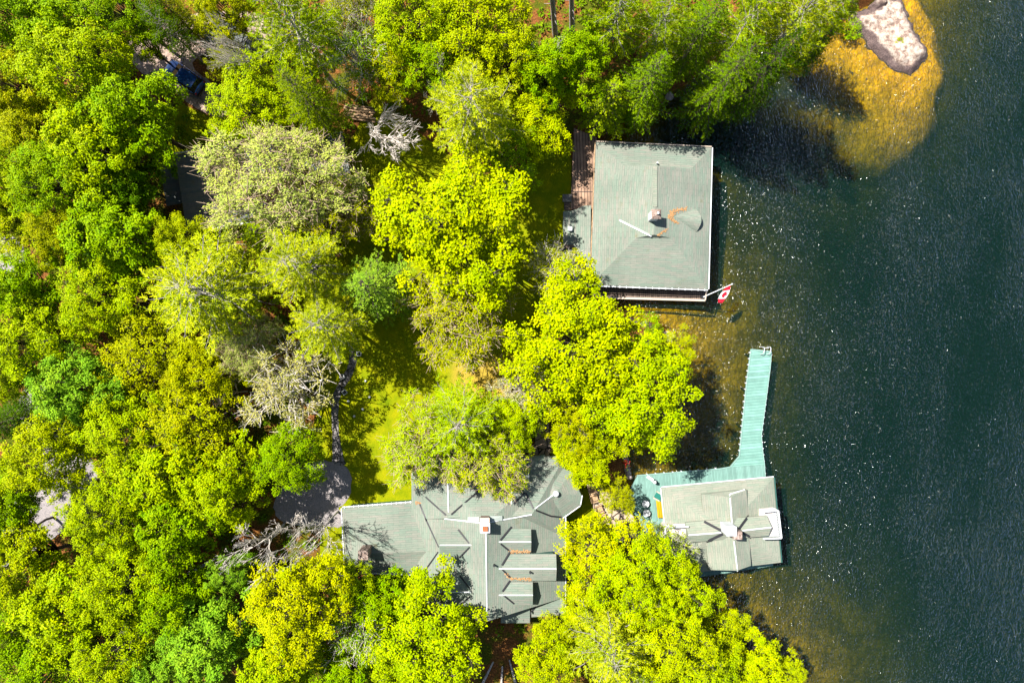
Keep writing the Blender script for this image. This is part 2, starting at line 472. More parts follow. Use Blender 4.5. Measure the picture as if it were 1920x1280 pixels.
M['gravel'] = speckled('grey_gravel', [(0.3, (0.13, 0.12, 0.125)), (0.5, (0.26, 0.235, 0.235)), (0.7, (0.36, 0.31, 0.29))], 9, 0.95, 0.6, scale2=0.5)
M['dirt'] = speckled('pinkish_gravel', [(0.3, (0.14, 0.09, 0.06)), (0.5, (0.34, 0.25, 0.20)), (0.7, (0.46, 0.36, 0.30))], 5, 0.95, 0.6)

def flagstone(name, a, b, scale=1.7):
    m = mat(name, rough=0.9, spec=0.15); N = NT(m); c = N.coord('Object')
    v = N.n('ShaderNodeTexVoronoi', feature='DISTANCE_TO_EDGE'); v.inputs['Scale'].default_value = scale; N.l(c, v.inputs['Vector'])
    v2 = N.n('ShaderNodeTexVoronoi', feature='F1'); v2.inputs['Scale'].default_value = scale; N.l(c, v2.inputs['Vector'])
    hv = N.n('ShaderNodeSeparateColor'); N.l(v2.outputs['Color'], hv.inputs[0])
    col = N.ramp(hv.outputs[0], [(0, a), (1, b)])
    col = N.mix(1.0, col, N.ramp(N.noise(c, 8, 4), [(0.3, (0.75,) * 3), (0.7, (1.15,) * 3)]), 'MULTIPLY')
    col = N.mix(N.ramp(v.outputs['Distance'], [(0.03, (0, 0, 0)), (0.08, (1, 1, 1))]), (0.035, 0.03, 0.022), col)
    N.l(col, N.b.inputs['Base Color']); N.bump(v.outputs['Distance'], 0.4, 0.03)
    return m
M['flag_path'] = flagstone('grey_flagstones', (0.13, 0.12, 0.125), (0.24, 0.22, 0.21))
M['flag_patio'] = flagstone('pale_flagstones', (0.36, 0.27, 0.20), (0.46, 0.36, 0.28), 1.2)

# ---------------------------------------------------------------- ground sheets: drive, paths, patios
def rounded(pts, it=2):
    for _ in range(it):
        q = []
        for i in range(len(pts)):
            a, b = pts[i], pts[(i + 1) % len(pts)]
            q += [(a[0] * .75 + b[0] * .25, a[1] * .75 + b[1] * .25), (a[0] * .25 + b[0] * .75, a[1] * .25 + b[1] * .75)]
        pts = q
    return pts

def sheet(name, pts, material, z=GZ + 0.03, it=2, ragged=0.08, seed=1):
    """flat surfacing with a slightly ragged edge, triangulated"""
    rnd = random.Random(seed)
    pp = [P(x, y, z) for x, y in rounded(pts, it)]
    q = []
    for i in range(len(pp)):
        a, b = pp[i], pp[(i + 1) % len(pp)]; n = max(1, int((b - a).length / 0.4))
        for k in range(n):
            p = a.lerp(b, k / n); q.append(Vector((p.x + rnd.uniform(-ragged, ragged), p.y + rnd.uniform(-ragged, ragged), z)))
    from mathutils.geometry import tessellate_polygon
    me = bpy.data.meshes.new(name)
    tris = tessellate_polygon([q])
    me.from_pydata([tuple(v) for v in q], [], [tuple(t) for t in tris])
    me.update()
    import bmesh
    bm = bmesh.new(); bm.from_mesh(me); bmesh.ops.recalc_face_normals(bm, faces=bm.faces)
    if sum(f.normal.z for f in bm.faces) < 0: bmesh.ops.reverse_faces(bm, faces=bm.faces)
    bm.to_mesh(me); bm.free()
    me.materials.append(material)
    o = bpy.data.objects.new(name, me); COL.objects.link(o)
    return structure(o)

sheet('driveway', [(500, 20), (560, 90), (470, 120), (410, 90), (345, 120), (420, 170), (430, 225), (380, 215), (300, 150), (250, 130), (230, 60), (330, 40), (380, 20)], M['dirt'])
sheet('road', [(70, 700), (140, 800), (185, 880), (180, 960), (110, 1000), (0, 1080), (-80, 1060), (-60, 980), (60, 930), (80, 860), (20, 760)], M['gravel'])
sheet('lane', [(-20, 430), (40, 445), (52, 500), (30, 530), (-20, 540)], M['gravel'], it=1)
sheet('gravel_yard', [(575, 868), (600, 862), (636, 866), (655, 880), (660, 902), (656, 930), (646, 945), (632, 952), (646, 960), (646, 990), (600, 985), (540, 985), (510, 960), (520, 920)], M['gravel'], z=GZ + 0.024, it=1)
sheet('stone_path', [(655, 650), (668, 664), (668, 685), (658, 706), (645, 728), (636, 745), (634, 770), (636, 820), (642, 852), (650, 874), (622, 872), (624, 840), (622, 790), (621, 745), (632, 722), (642, 706), (652, 686), (655, 668)], M['flag_path'], z=GZ + 0.032, it=1, ragged=0.05)
sheet('stone_patio', [(1098, 900), (1120, 900), (1140, 925), (1175, 950), (1198, 985), (1196, 1010), (1165, 1005), (1140, 985), (1118, 962), (1106, 935)], M['flag_patio'], z=GZ + 0.03, it=1)
sheet('garden_path', [(1000, 650), (1022, 655), (1020, 720), (1030, 800), (1032, 870), (1040, 900), (985, 880), (990, 850), (1005, 830), (1004, 760)], M['flag_patio'], z=GZ + 0.028, it=1)

# ---------------------------------------------------------------- roofs
ROOF_V, ROOF_F = [], []
def reg(mb):
    k = len(ROOF_V); ROOF_V.extend(mb.v); ROOF_F.extend([tuple(i + k for i in f) for f in mb.f])

def ridge_roof(mb, A, B, C, D, R1, R2, th=0.22):
    """closed roof body. A,B eave on one side, D,C on the other, R1 over the A-D end, R2 over the B-C end"""
    A, B, C, D, R1, R2 = [Vector(p) for p in (A, B, C, D, R1, R2)]
    dn = Vector((0, 0, th))
    def up(f):
        n = (f[1] - f[0]).cross(f[2] - f[0])
        return f if n.z > -1e-6 else f[::-1]
    mb.face(*up([A, B, R2, R1])); mb.face(*up([C, D, R1, R2])); mb.face(*up([D, A, R1])); mb.face(*up([B, C, R2]))
    lo = [A - dn, B - dn, C - dn, D - dn]; hi = [A, B, C, D]
    mb.quadstrip(lo, hi); mb.face(*lo[::-1])

def rr(mb, x0, x1, y0, y1, ze, zr, along='x', h0=0.0, h1=0.0, th=0.22):
    """axis-aligned ridge roof in metres; h0,h1 hip set-backs at the low and high end of the ridge"""
    if along == 'x':
        ym = (y0 + y1) / 2
        ridge_roof(mb, (x0, y0, ze), (x1, y0, ze), (x1, y1, ze), (x0, y1, ze), (x0 + h0, ym, zr), (x1 - h1, ym, zr), th)
    else:
        xm = (x0 + x1) / 2
        ridge_roof(mb, (x1, y0, ze), (x1, y1, ze), (x0, y1, ze), (x0, y0, ze), (xm, y0 + h0, zr), (xm, y1 - h1, zr), th)

_bvh = [None]
def rebuild(): _bvh[0] = BVHTree.FromPolygons([Vector(v) for v in ROOF_V], ROOF_F)
def on_roof(px, py, lift=0.0, default=5.0):
    """the spot on the roof surfaces shown at map pixel (px, py)"""
    o = Vector((0, 0, CAMH)); d = (P(px, py, 0) - o).normalized()
    h = _bvh[0].ray_cast(o, d)
    if h[0] is None: return P(px, py, default) + Vector((0, 0, lift))
    return h[0] + Vector((0, 0, lift))

def strip(name, parent, a, b, material, w=0.16, h=0.05, lift=0.02, n=6):
    """a thin strip following the roof between two spots"""
    mb = MB()
    pts = [on_roof(a[0] + (b[0] - a[0]) * i / n, a[1] + (b[1] - a[1]) * i / n, lift) for i in range(n + 1)]
    for p, q in zip(pts, pts[1:]):
        if (q - p).length > 0.02: mb.bar(p, q, w, h)
    return mb.build(name, material, parent)

LITTER = []
def litter(parent, a, b, w, seed=[0]):
    seed[0] += 1; r_ = random.Random(seed[0]); pts = []
    ln = (on_roof(*a) - on_roof(*b)).length
    for _ in range(int(18 + ln * w * 110)):
        t = r_.random(); o1 = r_.gauss(0, .33) * w * 19; o2 = r_.gauss(0, .33) * w * 19
        pts.append(on_roof(a[0] + (b[0] - a[0]) * t + o1 * .8, a[1] + (b[1] - a[1]) * t + o2 * .8, .03 + .02 * r_.random()))
    LITTER.append((parent, pts))

def cap(name, parent, p, q, material=None, w=0.2, h=0.07):
    mb = MB(); p = Vector(p); q = Vector(q); up = Vector((0, 0, 0.03)); mb.bar(p + up, q + up, w, h)
    return mb.build(name, material or M['white'], parent)

def wall_under(parent, pts, z0, z1, material, name='wall'):
    mb = MB(); mb.prism(pts, z0, z1); return mb.build(name, material, parent)

def window(parent, c, normal, w=1.0, h=1.1):
    """framed window on a vertical wall"""
    n = Vector(normal).normalized(); s = Vector((0, 0, 1)).cross(n); c = Vector(c)
    f = MB(); t = 0.09
    for a, b in (((-w / 2, -h / 2), (w / 2, -h / 2)), ((-w / 2, h / 2), (w / 2, h / 2)), ((-w / 2, -h / 2), (-w / 2, h / 2)), ((w / 2, -h / 2), (w / 2, h / 2)), ((0, -h / 2), (0, h / 2))):
        p = c + s * a[0] + Vector((0, 0, a[1])) + n * 0.04; q = c + s * b[0] + Vector((0, 0, b[1])) + n * 0.04
        f.tube(p, q, t * 0.6, n=4)
    fo = f.build('window', M['white'], parent)
    g_ = MB(); a = c + n * 0.03
    g_.face(a - s * w / 2 - Vector((0, 0, h / 2)), a + s * w / 2 - Vector((0, 0, h / 2)), a + s * w / 2 + Vector((0, 0, h / 2)), a - s * w / 2 + Vector((0, 0, h / 2)))
    g_.build('pane', M['glass'], fo)
    return fo

def low(p, base=4.5, f=0.5):
    """survey point (taken at a nominal height) brought to its real, lower roof height"""
    x, y, z = p; z2 = base + (z - base) * f if z > base else z
    k = FPX / (CAMH - z)
    return P(960 + x * k, 640 - y * k, z2)

# ================= the large house
H = thing('house', 'large green-shingled cottage with many gables and dormers on the lawn among the trees', 'house', (-2.3, -19.5, GZ))
R = MB()
EZ, RZ = 4.5, 10.6
XR, XW, XE = -2.36, -9.8, 5.15
# main north-south roof, its north end hipped
ridge_roof(R, (XE, -25.0, EZ), (XE, -11.2, EZ + .3), (XW, -11.2, EZ + .3), (XW, -25.0, EZ), (XR, -25.0, RZ), (XR, -16.2, RZ))
# east-west roof behind the ridge
ridge_roof(R, (-9.35, -11.25, 4.75), (5.1, -11.25, 4.75), (5.1, -19, 4.75), (-9.35, -17.3, 4.75), (-6.2, -16.25, 8.7), (1.8, -15.95, 8.7))
# north-west gable, small north-east gables
ridge_roof(R, (-2.9, -15.2, 5.0), (-2.95, -10.3, 5.0), (-9.3, -10.3, 5.0), (-9.3, -15.2, 5.0), (-5.98, -16.1, 7.9), (-6.05, -10.3, 7.9))
ridge_roof(R, (2.0, -14.6, 5.7), (2.0, -10.9, 5.7), (-2.0, -10.9, 5.7), (-2.0, -14.6, 5.7), (-0.05, -15.3, 7.5), (-0.12, -10.9, 7.5))
ridge_roof(R, (3.2, -13.4, 5.0), (3.2, -11.0, 5.0), (0.6, -11.0, 5.0), (0.6, -13.4, 5.0), (1.6, -13.6, 6.3), (1.58, -11.0, 6.3))
# corner pavilion
tv = {'a': P(992, 892, 4.9), 'b': P(1028, 868, 4.9), 'c': P(1072, 884, 4.9), 'd': P(1090, 928, 4.9), 'e': P(1087, 946, 4.9), 'f': P(1055, 969, 4.9), 'g': P(1033, 967, 4.9), 'h': P(1004, 957, 4.9)}
T1, T2 = P(1000, 955, 6.5), P(1042, 924, 6.7)
for f in (('a', 'b', T2, T1), ('b', 'c', T2), ('c', 'd', T2), ('d', 'e', T2), ('e', 'f', T2), ('f', 'g', T1, T2), ('g', 'h', T1), ('h', 'a', T1)):
    pts = [tv[k] if isinstance(k, str) else k for k in f]
    n = (pts[1] - pts[0]).cross(pts[2] - pts[0]); R.face(*(pts if n.z > 0 else pts[::-1]))
rim = [tv[k] for k in 'abcdefgh']; dn = Vector((0, 0, .22)); R.quadstrip([p - dn for p in rim], rim); R.face(*[p - dn for p in rim])
# west wing
wA, wB = P(648, 1071, EZ), P(846, 1078, EZ); wC, wD = P(846, 936, EZ), P(641.7, 952, EZ)
wR1, wR2 = P(690, 1038, 5.9), P(850, 1031, 5.9)
ridge_roof(R, wA, wB, wC, wD, wR1, wR2)
# lean-to and small roofs at the south end
R.prism([(1.9, -26.9), (5.12, -26.7), (5.12, -24.9), (1.9, -24.9)], 4.0, 4.62)
ridge_roof(R, (-1.1, -27.6, 4.3), (1.75, -27.6, 4.3), (1.75, -24.6, 5.6), (-1.1, -24.6, 5.6), (-1.1, -24.4, 5.9), (1.75, -24.4, 5.9))
R.v = [tuple(low(v)) for v in R.v]
reg(R)
R.build('roof', M['shingle'], H)
DORM = [(-6.6, -3.3, -20.05, -17.15, 8.6, 9.4, 'w'), (-6.6, -3.3, -24.3, -21.5, 8.6, 9.4, 'w'),
        (-1.2, 1.75, -19.35, -17.2, 8.75, 9.5, 'e'), (-1.2, 4.05, -21.95, -19.5, 8.75, 9.5, 'e'), (-1.2, 1.9, -24.15, -22.1, 8.75, 9.5, 'e')]
for x0, x1, y0, y1, ze, zr, side in DORM:
    mb = MB(); rr(mb, x0, x1, y0, y1, ze, zr, 'x', th=0.12); mb.v = [tuple(low(v)) for v in mb.v]; reg(mb)
    d = mb.build('dormer', M['shingle'], H)
    ca_, cb_ = low((x0, y0, ze)), low((x1, y1, ze)); x0, y0, x1, y1 = ca_.x, ca_.y, cb_.x, cb_.y
    tz = low(((x0 + x1) / 2, (y0 + y1) / 2, zr)).z; ze = ca_.z; zr = tz; big = abs(x1 - x0) > 4.5
    wl = MB(); a, b = (x0 + .25, x1) if side == 'w' else (x0, x1 - .25)
    wl.prism([(a, y0 + .2), (b, y0 + .2), (b, y1 - .2), (a, y1 - .2)], 4.55 if big else 4.9, ze - 0.02)
    xs_ = x0 + .25 if side == 'w' else x1 - .25
    ym = (y0 + y1) / 2; hh = (zr - ze) * 0.88
    e = 0.06
    wl.face((xs_ - e, y0 + .2, ze - .02), (xs_ - e, y1 - .2, ze - .02), (xs_ - e, ym, ze + hh)) ; wl.face((xs_ + e, y0 + .2, ze - .02), (xs_ + e, ym, ze + hh), (xs_ + e, y1 - .2, ze - .02))
    wl.build('dormer_wall', M['green_wall'], d)
    window(d, (xs_, ym, ze - .2), (-1 if side == 'w' else 1, 0, 0), 0.9, 0.6)
    cap('ridge_cap', d, (x0, ym, zr), (x1 - (0.3 if side == 'w' else 0), ym, zr), w=0.09, h=.05)
rebuild()
_ = 0
wall_under(H, [(XW + .5, -24.6), (XE - .5, -24.6), (XE - .5, -16), (XW + .5, -16)], GZ - .3, EZ + .1, M['green_wall'])
wall_under(H, [(-8.9, -16), (3.0, -16), (3.0, -11.7), (-8.9, -11.7)], GZ - .3, 4.55, M['green_wall'])
c0 = sum(rim, Vector()) / 8
wall_under(H, [tuple(c0.lerp(p, .88))[:2] for p in rim], GZ - .3, 4.75, M['green_wall'])
wc = (wA + wB + wC + wD) / 4
wall_under(H, [tuple(wc.lerp(p, .93))[:2] for p in (wA, wB, wC, wD)], GZ - .3, EZ - .1, M['green_wall'])
wall_under(H, [(2.3, -26.5), (4.8, -26.4), (4.8, -24.7), (2.3, -24.7)], GZ - .3, 3.99, M['green_wall'])
wall_under(H, [(-.8, -27.2), (1.45, -27.2), (1.45, -24.7), (-.8, -24.7)], GZ - .3, 4.2, M['green_wall'])
# ridge caps
for a, b in (((833, 971.7), (906, 980)), ((914, 979), (997, 964)), ((911, 999), (913, 1145)), ((839, 884), (841, 960)), ((957.7, 891), (959, 944)), ((991, 869), (991, 897)), ((1003, 953), (1041.5, 924))):
    strip('ridge_cap', H, a, b, M['white'], w=.10, h=.05, lift=.03, n=8)
# white gutters along the eaves
def gutter(parent, a, b, ticks=0, material=None, w=0.10):
    mb = MB(); a = Vector(a); b = Vector(b)
    if parent is H: a = low(a); b = low(b)
    mb.bar(a, b, min(w, .085), .12)
    for i in range(ticks):
        p = a.lerp(b, (i + .5) / ticks); mb.box((p.x, p.y, p.z + .09), (.08, .2, .03), math.atan2(b.y - a.y, b.x - a.x))
    return mb.build('gutter', material or M['white'], parent)
up = Vector((0, 0, -.03)); o_ = Vector((0, .09, 0))
gutter(H, wD + o_ + up, P(783, 941, EZ) + o_ + up, 16)
gutter(H, wD + Vector((-.09, 0, 0)), wA + Vector((-.09, 0, 0)))
gutter(H, wA - o_ + up, P(796, 1076, EZ) - o_, 0)
gutter(H, (-9.44, -11.25, 4.7), (-9.40, -15.9, 4.7))
gutter(H, P(783, 941, EZ + .1), P(800, 975, 5.2) + Vector((0, 0, .2)), w=.14)
gutter(H, tv['d'] + Vector((.08, 0, 0)), tv['e'] + Vector((.08, 0, 0))); gutter(H, tv['e'] + Vector((.05, -.08, 0)), tv['f'] + Vector((.05, -.08, 0)))
gutter(H, tv['a'] + Vector((-.05, .1, 0)), tv['b'] + Vector((-.05, .1, 0)), 7)
gutter(H, (XE + .09, -26.5, EZ), (XE + .09, -13.0, EZ + .2), 0)
# valleys
for a, b in (((798, 931), (836, 965)), ((903, 915), (846, 964)), ((926, 918), (955, 945)), ((963, 944), (984, 923)), ((986, 924), (1000, 953)), ((1005, 956), (1033, 967)), ((1033, 967), (1052, 969)),
             ((787, 944), (800, 976)), ((800, 976), (823, 1025)), ((822, 1034), (794, 1073)),
             ((859, 992), (880, 1018)), ((881, 1025), (861, 1045)), ((862, 1078), (883, 1105)), ((882, 1117), (862, 1135)),
             ((959, 987), (938, 1012)), ((939, 1019), (954, 1031)), ((956, 1034), (941, 1059)), ((941, 1066), (957, 1082)), ((956, 1088), (942, 1108)), ((943, 1114), (964, 1131)), ((1004, 1137), (994, 1150))):
    strip('valley_flashing', H, a, b, M['flash'], w=.15, h=.05, lift=.03)
for a, b, w_ in (((957, 1033), (993, 1034), .34), ((958, 1084), (996, 1085), .26), ((779, 941), (788, 943), .2), ((948, 1073), (958, 1084), .2)):
    litter(H, a, b, w_)
# chimneys
def chimney(parent, px, py, z0, z1, w, d, material, cap_mat, rot=0.0, flue=True, capsize=1.12, name='chimney'):
    c = P(px, py, z1); mb = MB(); mb.box((c.x, c.y, (z0 + z1) / 2), (w, d, z1 - z0), rot)
    ch = mb.build(name, material, parent, bevel=.02)
    k = MB(); k.box((c.x, c.y, z1 + .06), (w * capsize, d * capsize, .12), rot); k.build('cap', cap_mat, ch, bevel=.02)
    if flue:
        f = MB(); f.box((c.x + .02, c.y - .05, z1 + .2), (w * .62, d * .55, .2), rot); f.build('flue', M['terracotta'], ch, bevel=.02)
    return ch
chimney(H, 909.5, 989, 6.4, 8.7, .82, .8, M['white'], M['white'])
chimney(H, 909, 975, 6.4, 8.1, .8, .45, M['stone_ch'], M['offwhite'], flue=False)
chimney(H, 681, 1040, 4.6, 7.0, .85, .8, M['stone_ch'], M['stone_ch'], flue=False)
for (xa, ya, xb, yb) in ((877, 968, 899, 976), (918, 966, 942, 975)):
    q = [on_roof(x, y, .16) for x, y in ((xa, yb), (xb, yb), (xb, ya), (xa, ya))]
    mb = MB(); mb.face(*q); lo = [p - Vector((0, 0, .3)) for p in q]; mb.quadstrip(lo, q)
    mb.build('skylight', M['skylight'], H)
# light well with a white frame on the north slope
q = [on_roof(x, y, .25) for x, y in ((903, 913), (921, 913), (921, 896), (903, 896))]
mb = MB(); mb.face(*[p + Vector((0, 0, -.05)) for p in q]); lw = mb.build('light_well', M['black'], H)
mb = MB()
for i in range(4): mb.bar(q[i], q[(i + 1) % 4], .14, .3)
mb.build('frame', M['white'], lw)
# vent pipes and stacks on the roof
for x, y in ((994, 1071), (926.5, 1058)):
    p = on_roof(x, y); mb = MB(); mb.tube(p - Vector((0, 0, .1)), p + Vector((0, 0, .45)), .09); mb.build('vent_pipe', M['flash'], H)
p = low(T2); mb = MB(); mb.disc((p.x, p.y), .22, p.z - .1, p.z + .35, 12); mb.disc((p.x, p.y), .28, p.z + .35, p.z + .5, 12, .05); mb.build('roof_finial', M['white'], H)
# television aerial
ant = thing('television_aerial', 'thin metal aerial standing above the north west gable of the cottage', 'aerial', (-6.05, -10.6, 7.9))
mb = MB(); b0 = low((-6.05, -10.75, 7.9)); mb.tube(b0, b0 + Vector((0, 0, 2.2)), .03); mb.build('mast', M['white'], ant)
mb = MB(); t0 = b0 + Vector((0, 0, 2.0)); mb.tube(t0 - Vector((.8, 0, 0)), t0 + Vector((.8, 0, 0)), .025)
for i in range(7): xx = -.75 + i * .25; mb.tube(t0 + Vector((xx, -.45 + .03 * i, 0)), t0 + Vector((xx, .45 - .03 * i, 0)), .018)
mb.build('boom', M['white'], ant)

# ================= boathouse over the slip (north)
B1 = thing('boathouse', 'square boathouse with a hipped green shingle roof and red fascia beside the lawn', 'boathouse', (13.5, 12.3, 0))
B1['label'] = 'big square boathouse with a hipped green roof, north of the green dock'
R = MB(); EZ1, RZ1 = 3.3, 4.9
cA, cB, cC, cD = P(1107, 534, EZ1), P(1327, 542, EZ1), P(1334, 277, EZ1), P(1117, 267, EZ1)
I = {'sw': P(1193, 446, 4.38), 'se': P(1258, 446, 4.38), 'ne': P(1297, 316, 3.88), 'nw': P(1170, 311, 3.98), 'n': P(1229, 311, RZ1), 's': P(1226, 440, RZ1)}
# hips with small gablets at both ends of the ridge
for f in ([cA, cB, I['se'], I['sw']], [cC, cD, I['nw'], I['ne']], [cB, cC, I['ne'], I['n']], [cB, I['n'], I['s'], I['se']], [cD, cA, I['sw'], I['s']], [cD, I['s'], I['n'], I['nw']],
          [I['sw'], I['se'], I['s']], [I['ne'], I['nw'], I['n']]):
    R.face(*f)
lo = [p - Vector((0, 0, .25)) for p in (cA, cB, cC, cD)]; R.quadstrip(lo, [cA, cB, cC, cD]); R.face(*lo[::-1])
ROOF_V.clear(); ROOF_F.clear(); reg(R)
R.build('roof', M['shingle'], B1)
R2_ = MB()
L = [(1056, 396), (1072, 395), (1082, 392), (1092, 386), (1108, 385), (1106, 536), (1090, 541), (1080, 532), (1056, 470)]
L = [P(x, y, 2.7 + (x - 1056) * .012) for x, y in L]
R2_.face(*L[::-1]); R2_.quadstrip([p - Vector((0, 0, .18)) for p in L], L); R2_.face(*[p - Vector((0, 0, .18)) for p in L]); reg(R2_)
R2_.build('side_roof', M['shingle'], B1)
rebuild()
ctr = (cA + cB + cC + cD) / 4
wall_under(B1, [tuple(ctr.lerp(p, .90))[:2] for p in (cA, cB, cC, cD)], -1.0, EZ1 - .1, M['green_wall'])
lc = sum(L, Vector()) / len(L)
wall_under(B1, [tuple(lc.lerp(p, .88))[:2] for p in L], 1.5, 2.5, M['brown_wall'])
gutter(B1, cB + Vector((.09, 0, 0)), cC + Vector((.09, 0, 0)), w=.14)
gutter(B1, cA + Vector((-.06, 0, 0)), cD + Vector((-.06, 0, 0)), material=M['tan_wood'], w=.1)
gutter(B1, cA + Vector((0, -.1, 0)), cB + Vector((0, -.1, 0)), 18, w=.12)
gutter(B1, cC + Vector((0, .1, 0)), cD + Vector((0, .1, 0)), material=M['offwhite'], w=.10)
for a, b, w_ in (((1233, 441), (1250, 431), .2), ((1256, 407), (1260, 399), .45), ((1258, 400), (1270, 394), .45), ((1270, 394), (1288, 392), .25), ((1256, 407), (1262, 414), .3), ((1262, 414), (1270, 418), .2)):
    litter(B1, a, b, w_)
for a, b in (((1228, 312), (1228, 388)),):
    strip('ridge_cap', B1, a, b, M['shingle_pale'], w=.42, h=.05, lift=.02)
# curved eyebrow dormer on the east slope
def eyebrow():
    ap = on_roof(1262, 405); ap.z -= .05
    left, right = on_roof(1304, 391), on_roof(1305, 436)
    mid = on_roof(1312, 414)
    arc = []
    for i in range(13):
        t = i / 12; base = left.lerp(right, t); bulge = math.sin(math.pi * t)
        p = base.lerp(base + (mid - left.lerp(right, .5)), bulge); arc.append(Vector((p.x, p.y, left.lerp(right, t).z - .03 + .55 * bulge ** .8)))
    mb = MB()
    for a, b in zip(arc, arc[1:]): mb.face(ap, b, a) if (b - ap).cross(a - ap).z > 0 else mb.face(ap, a, b)
    lo = [Vector((p.x - .03, p.y, min(p.z, left.z) - .25)) for p in arc]
    o = mb.build('eyebrow_dormer', M['shingle'], B1)
    fm = MB()
    for i in range(12): fm.face(lo[i], lo[i + 1], arc[i + 1] - Vector((.03, 0, .05)), arc[i] - Vector((.03, 0, .05)))
    fm.build('dormer_wall', M['green_wall'], o)
eyebrow()
# cupola chimney
pc = P(1230, 402, 6.15); mb = MB(); mb.box((pc.x - .1, pc.y - .05, 5.4), (.75, .75, 1.5)); ch = mb.build('chimney', M['white'], B1, bevel=.03)
mb = MB(); q = [Vector((pc.x + x, pc.y + y, 6.16)) for x, y in ((-.45, -.45), (.5, -.45), (.5, .5), (-.45, .5))]; tip = Vector((pc.x + .12, pc.y + .05, 6.55))
for i in range(4): mb.face(q[i], q[(i + 1) % 4], tip)
mb.face(*q[::-1]); mb.build('cap', M['stone_ch'], ch)
mb = MB(); mb.box((pc.x + .1, pc.y + .05, 6.6), (.18, .18, .2)); mb.build('flue', M['white'], ch)
# metal strip lying on the west slope
st = strip('metal_strip', None, (1161, 413), (1221, 443), M['white'], w=.15, h=.06, lift=.05, n=10); tag(st, 'long white metal strip lying slantwise on the boathouse roof', 'strip')
p = on_roof(1231, 307); mb = MB(); mb.tube(p, p + Vector((0, 0, .5)), .08); mb.build('vent_pipe', M['white'], B1)
p = on_roof(1068, 430); mb = MB(); mb.box((p.x, p.y, p.z + .25), (.34, .34, .5)); vb = mb.build('vent_box', M['white'], B1); mb = MB(); mb.box((p.x, p.y, p.z + .52), (.42, .42, .06)); mb.build('cap', M['white'], vb)
mb = MB(); mb.prism([tuple(P(x, y, 3.0))[:2] for x, y in ((1054, 459), (1076, 459), (1076, 466), (1054, 466))], 2.8, 3.1); mb.build('landing', M['brown_wall'], B1)
# balcony on the lake side
mb = MB(); bal = [P(x, y, 1.6) for x, y in ((1107, 556), (1322, 561), (1325, 530), (1110, 520))]
mb.prism([tuple(p)[:2] for p in bal], 1.4, 1.6); bo = mb.build('balcony', M['balcony_deck'], B1)
mb = MB(); a = P(1137, 558, 2.55); b = P(1322, 563, 2.55); mb.bar(a, b, .2, .08); mb.bar(b, P(1325, 545, 2.55), .12, .08)
mb.build('handrail', M['offwhite'], bo)
mb = MB()
for i in range(40):
    p = a.lerp(b, i / 39); mb.box((p.x, p.y, 2.07), (.04, .04, .93))
mb.build('baluster_row', M['offwhite'], bo)
for i in range(5):
    p = a.lerp(b, i / 4); mb = MB(); mb.box((p.x, p.y + .12, .1), (.22, .22, 2.58)); mb.build('post', M['brown_wall'], B1)

# wooden deck west of it
D1 = thing('wooden_deck', 'brown plank deck with leaf shadows on the landward side of the big boathouse', 'deck', tuple(P(1092, 320, 2.2)))
mb = MB(); mb.prism([tuple(P(x, y, 2.35))[:2] for x, y in ((1070, 392), (1119, 392), (1119, 258), (1076, 240))], 2.1, 2.35); mb.build('decking', M['brown_deck'], D1)
mb = MB(); mb.bar(P(1070, 359, 2.37), P(1119, 360, 2.37), .06, .02); mb.build('board_seam', M['flash'], D1)
mb = MB()
for k in range(3): mb.prism([tuple(P(x, y, 2.2))[:2] for x, y in ((1058 , 379 + 5 * k), (1069, 379 + 5 * k), (1069, 383.8 + 5 * k), (1058, 383.8 + 5 * k))], 1.9, 2.3 - .1 * k)
mb.build('step', M['brown_wall'], D1)
mb = MB(); mb.prism([tuple(P(x, y, 2.7))[:2] for x, y in ((1055, 378), (1072, 378), (1072, 364), (1055, 364))], 2.5, 2.62); tb = mb.build('landing_table', M['grey_wood'])
tb.name = 'wooden_platform'
mb = MB()
for x, y in ((1057, 376), (1070, 376), (1070, 366), (1057, 366)): p = P(x, y, 2.2); mb.box((p.x, p.y, 2.2), (.08, .08, .6))
pl = mb.build('legs', M['grey_wood'], tb)
tag(tb, 'small grey weathered wooden platform at the corner of the brown plank deck', 'platform')

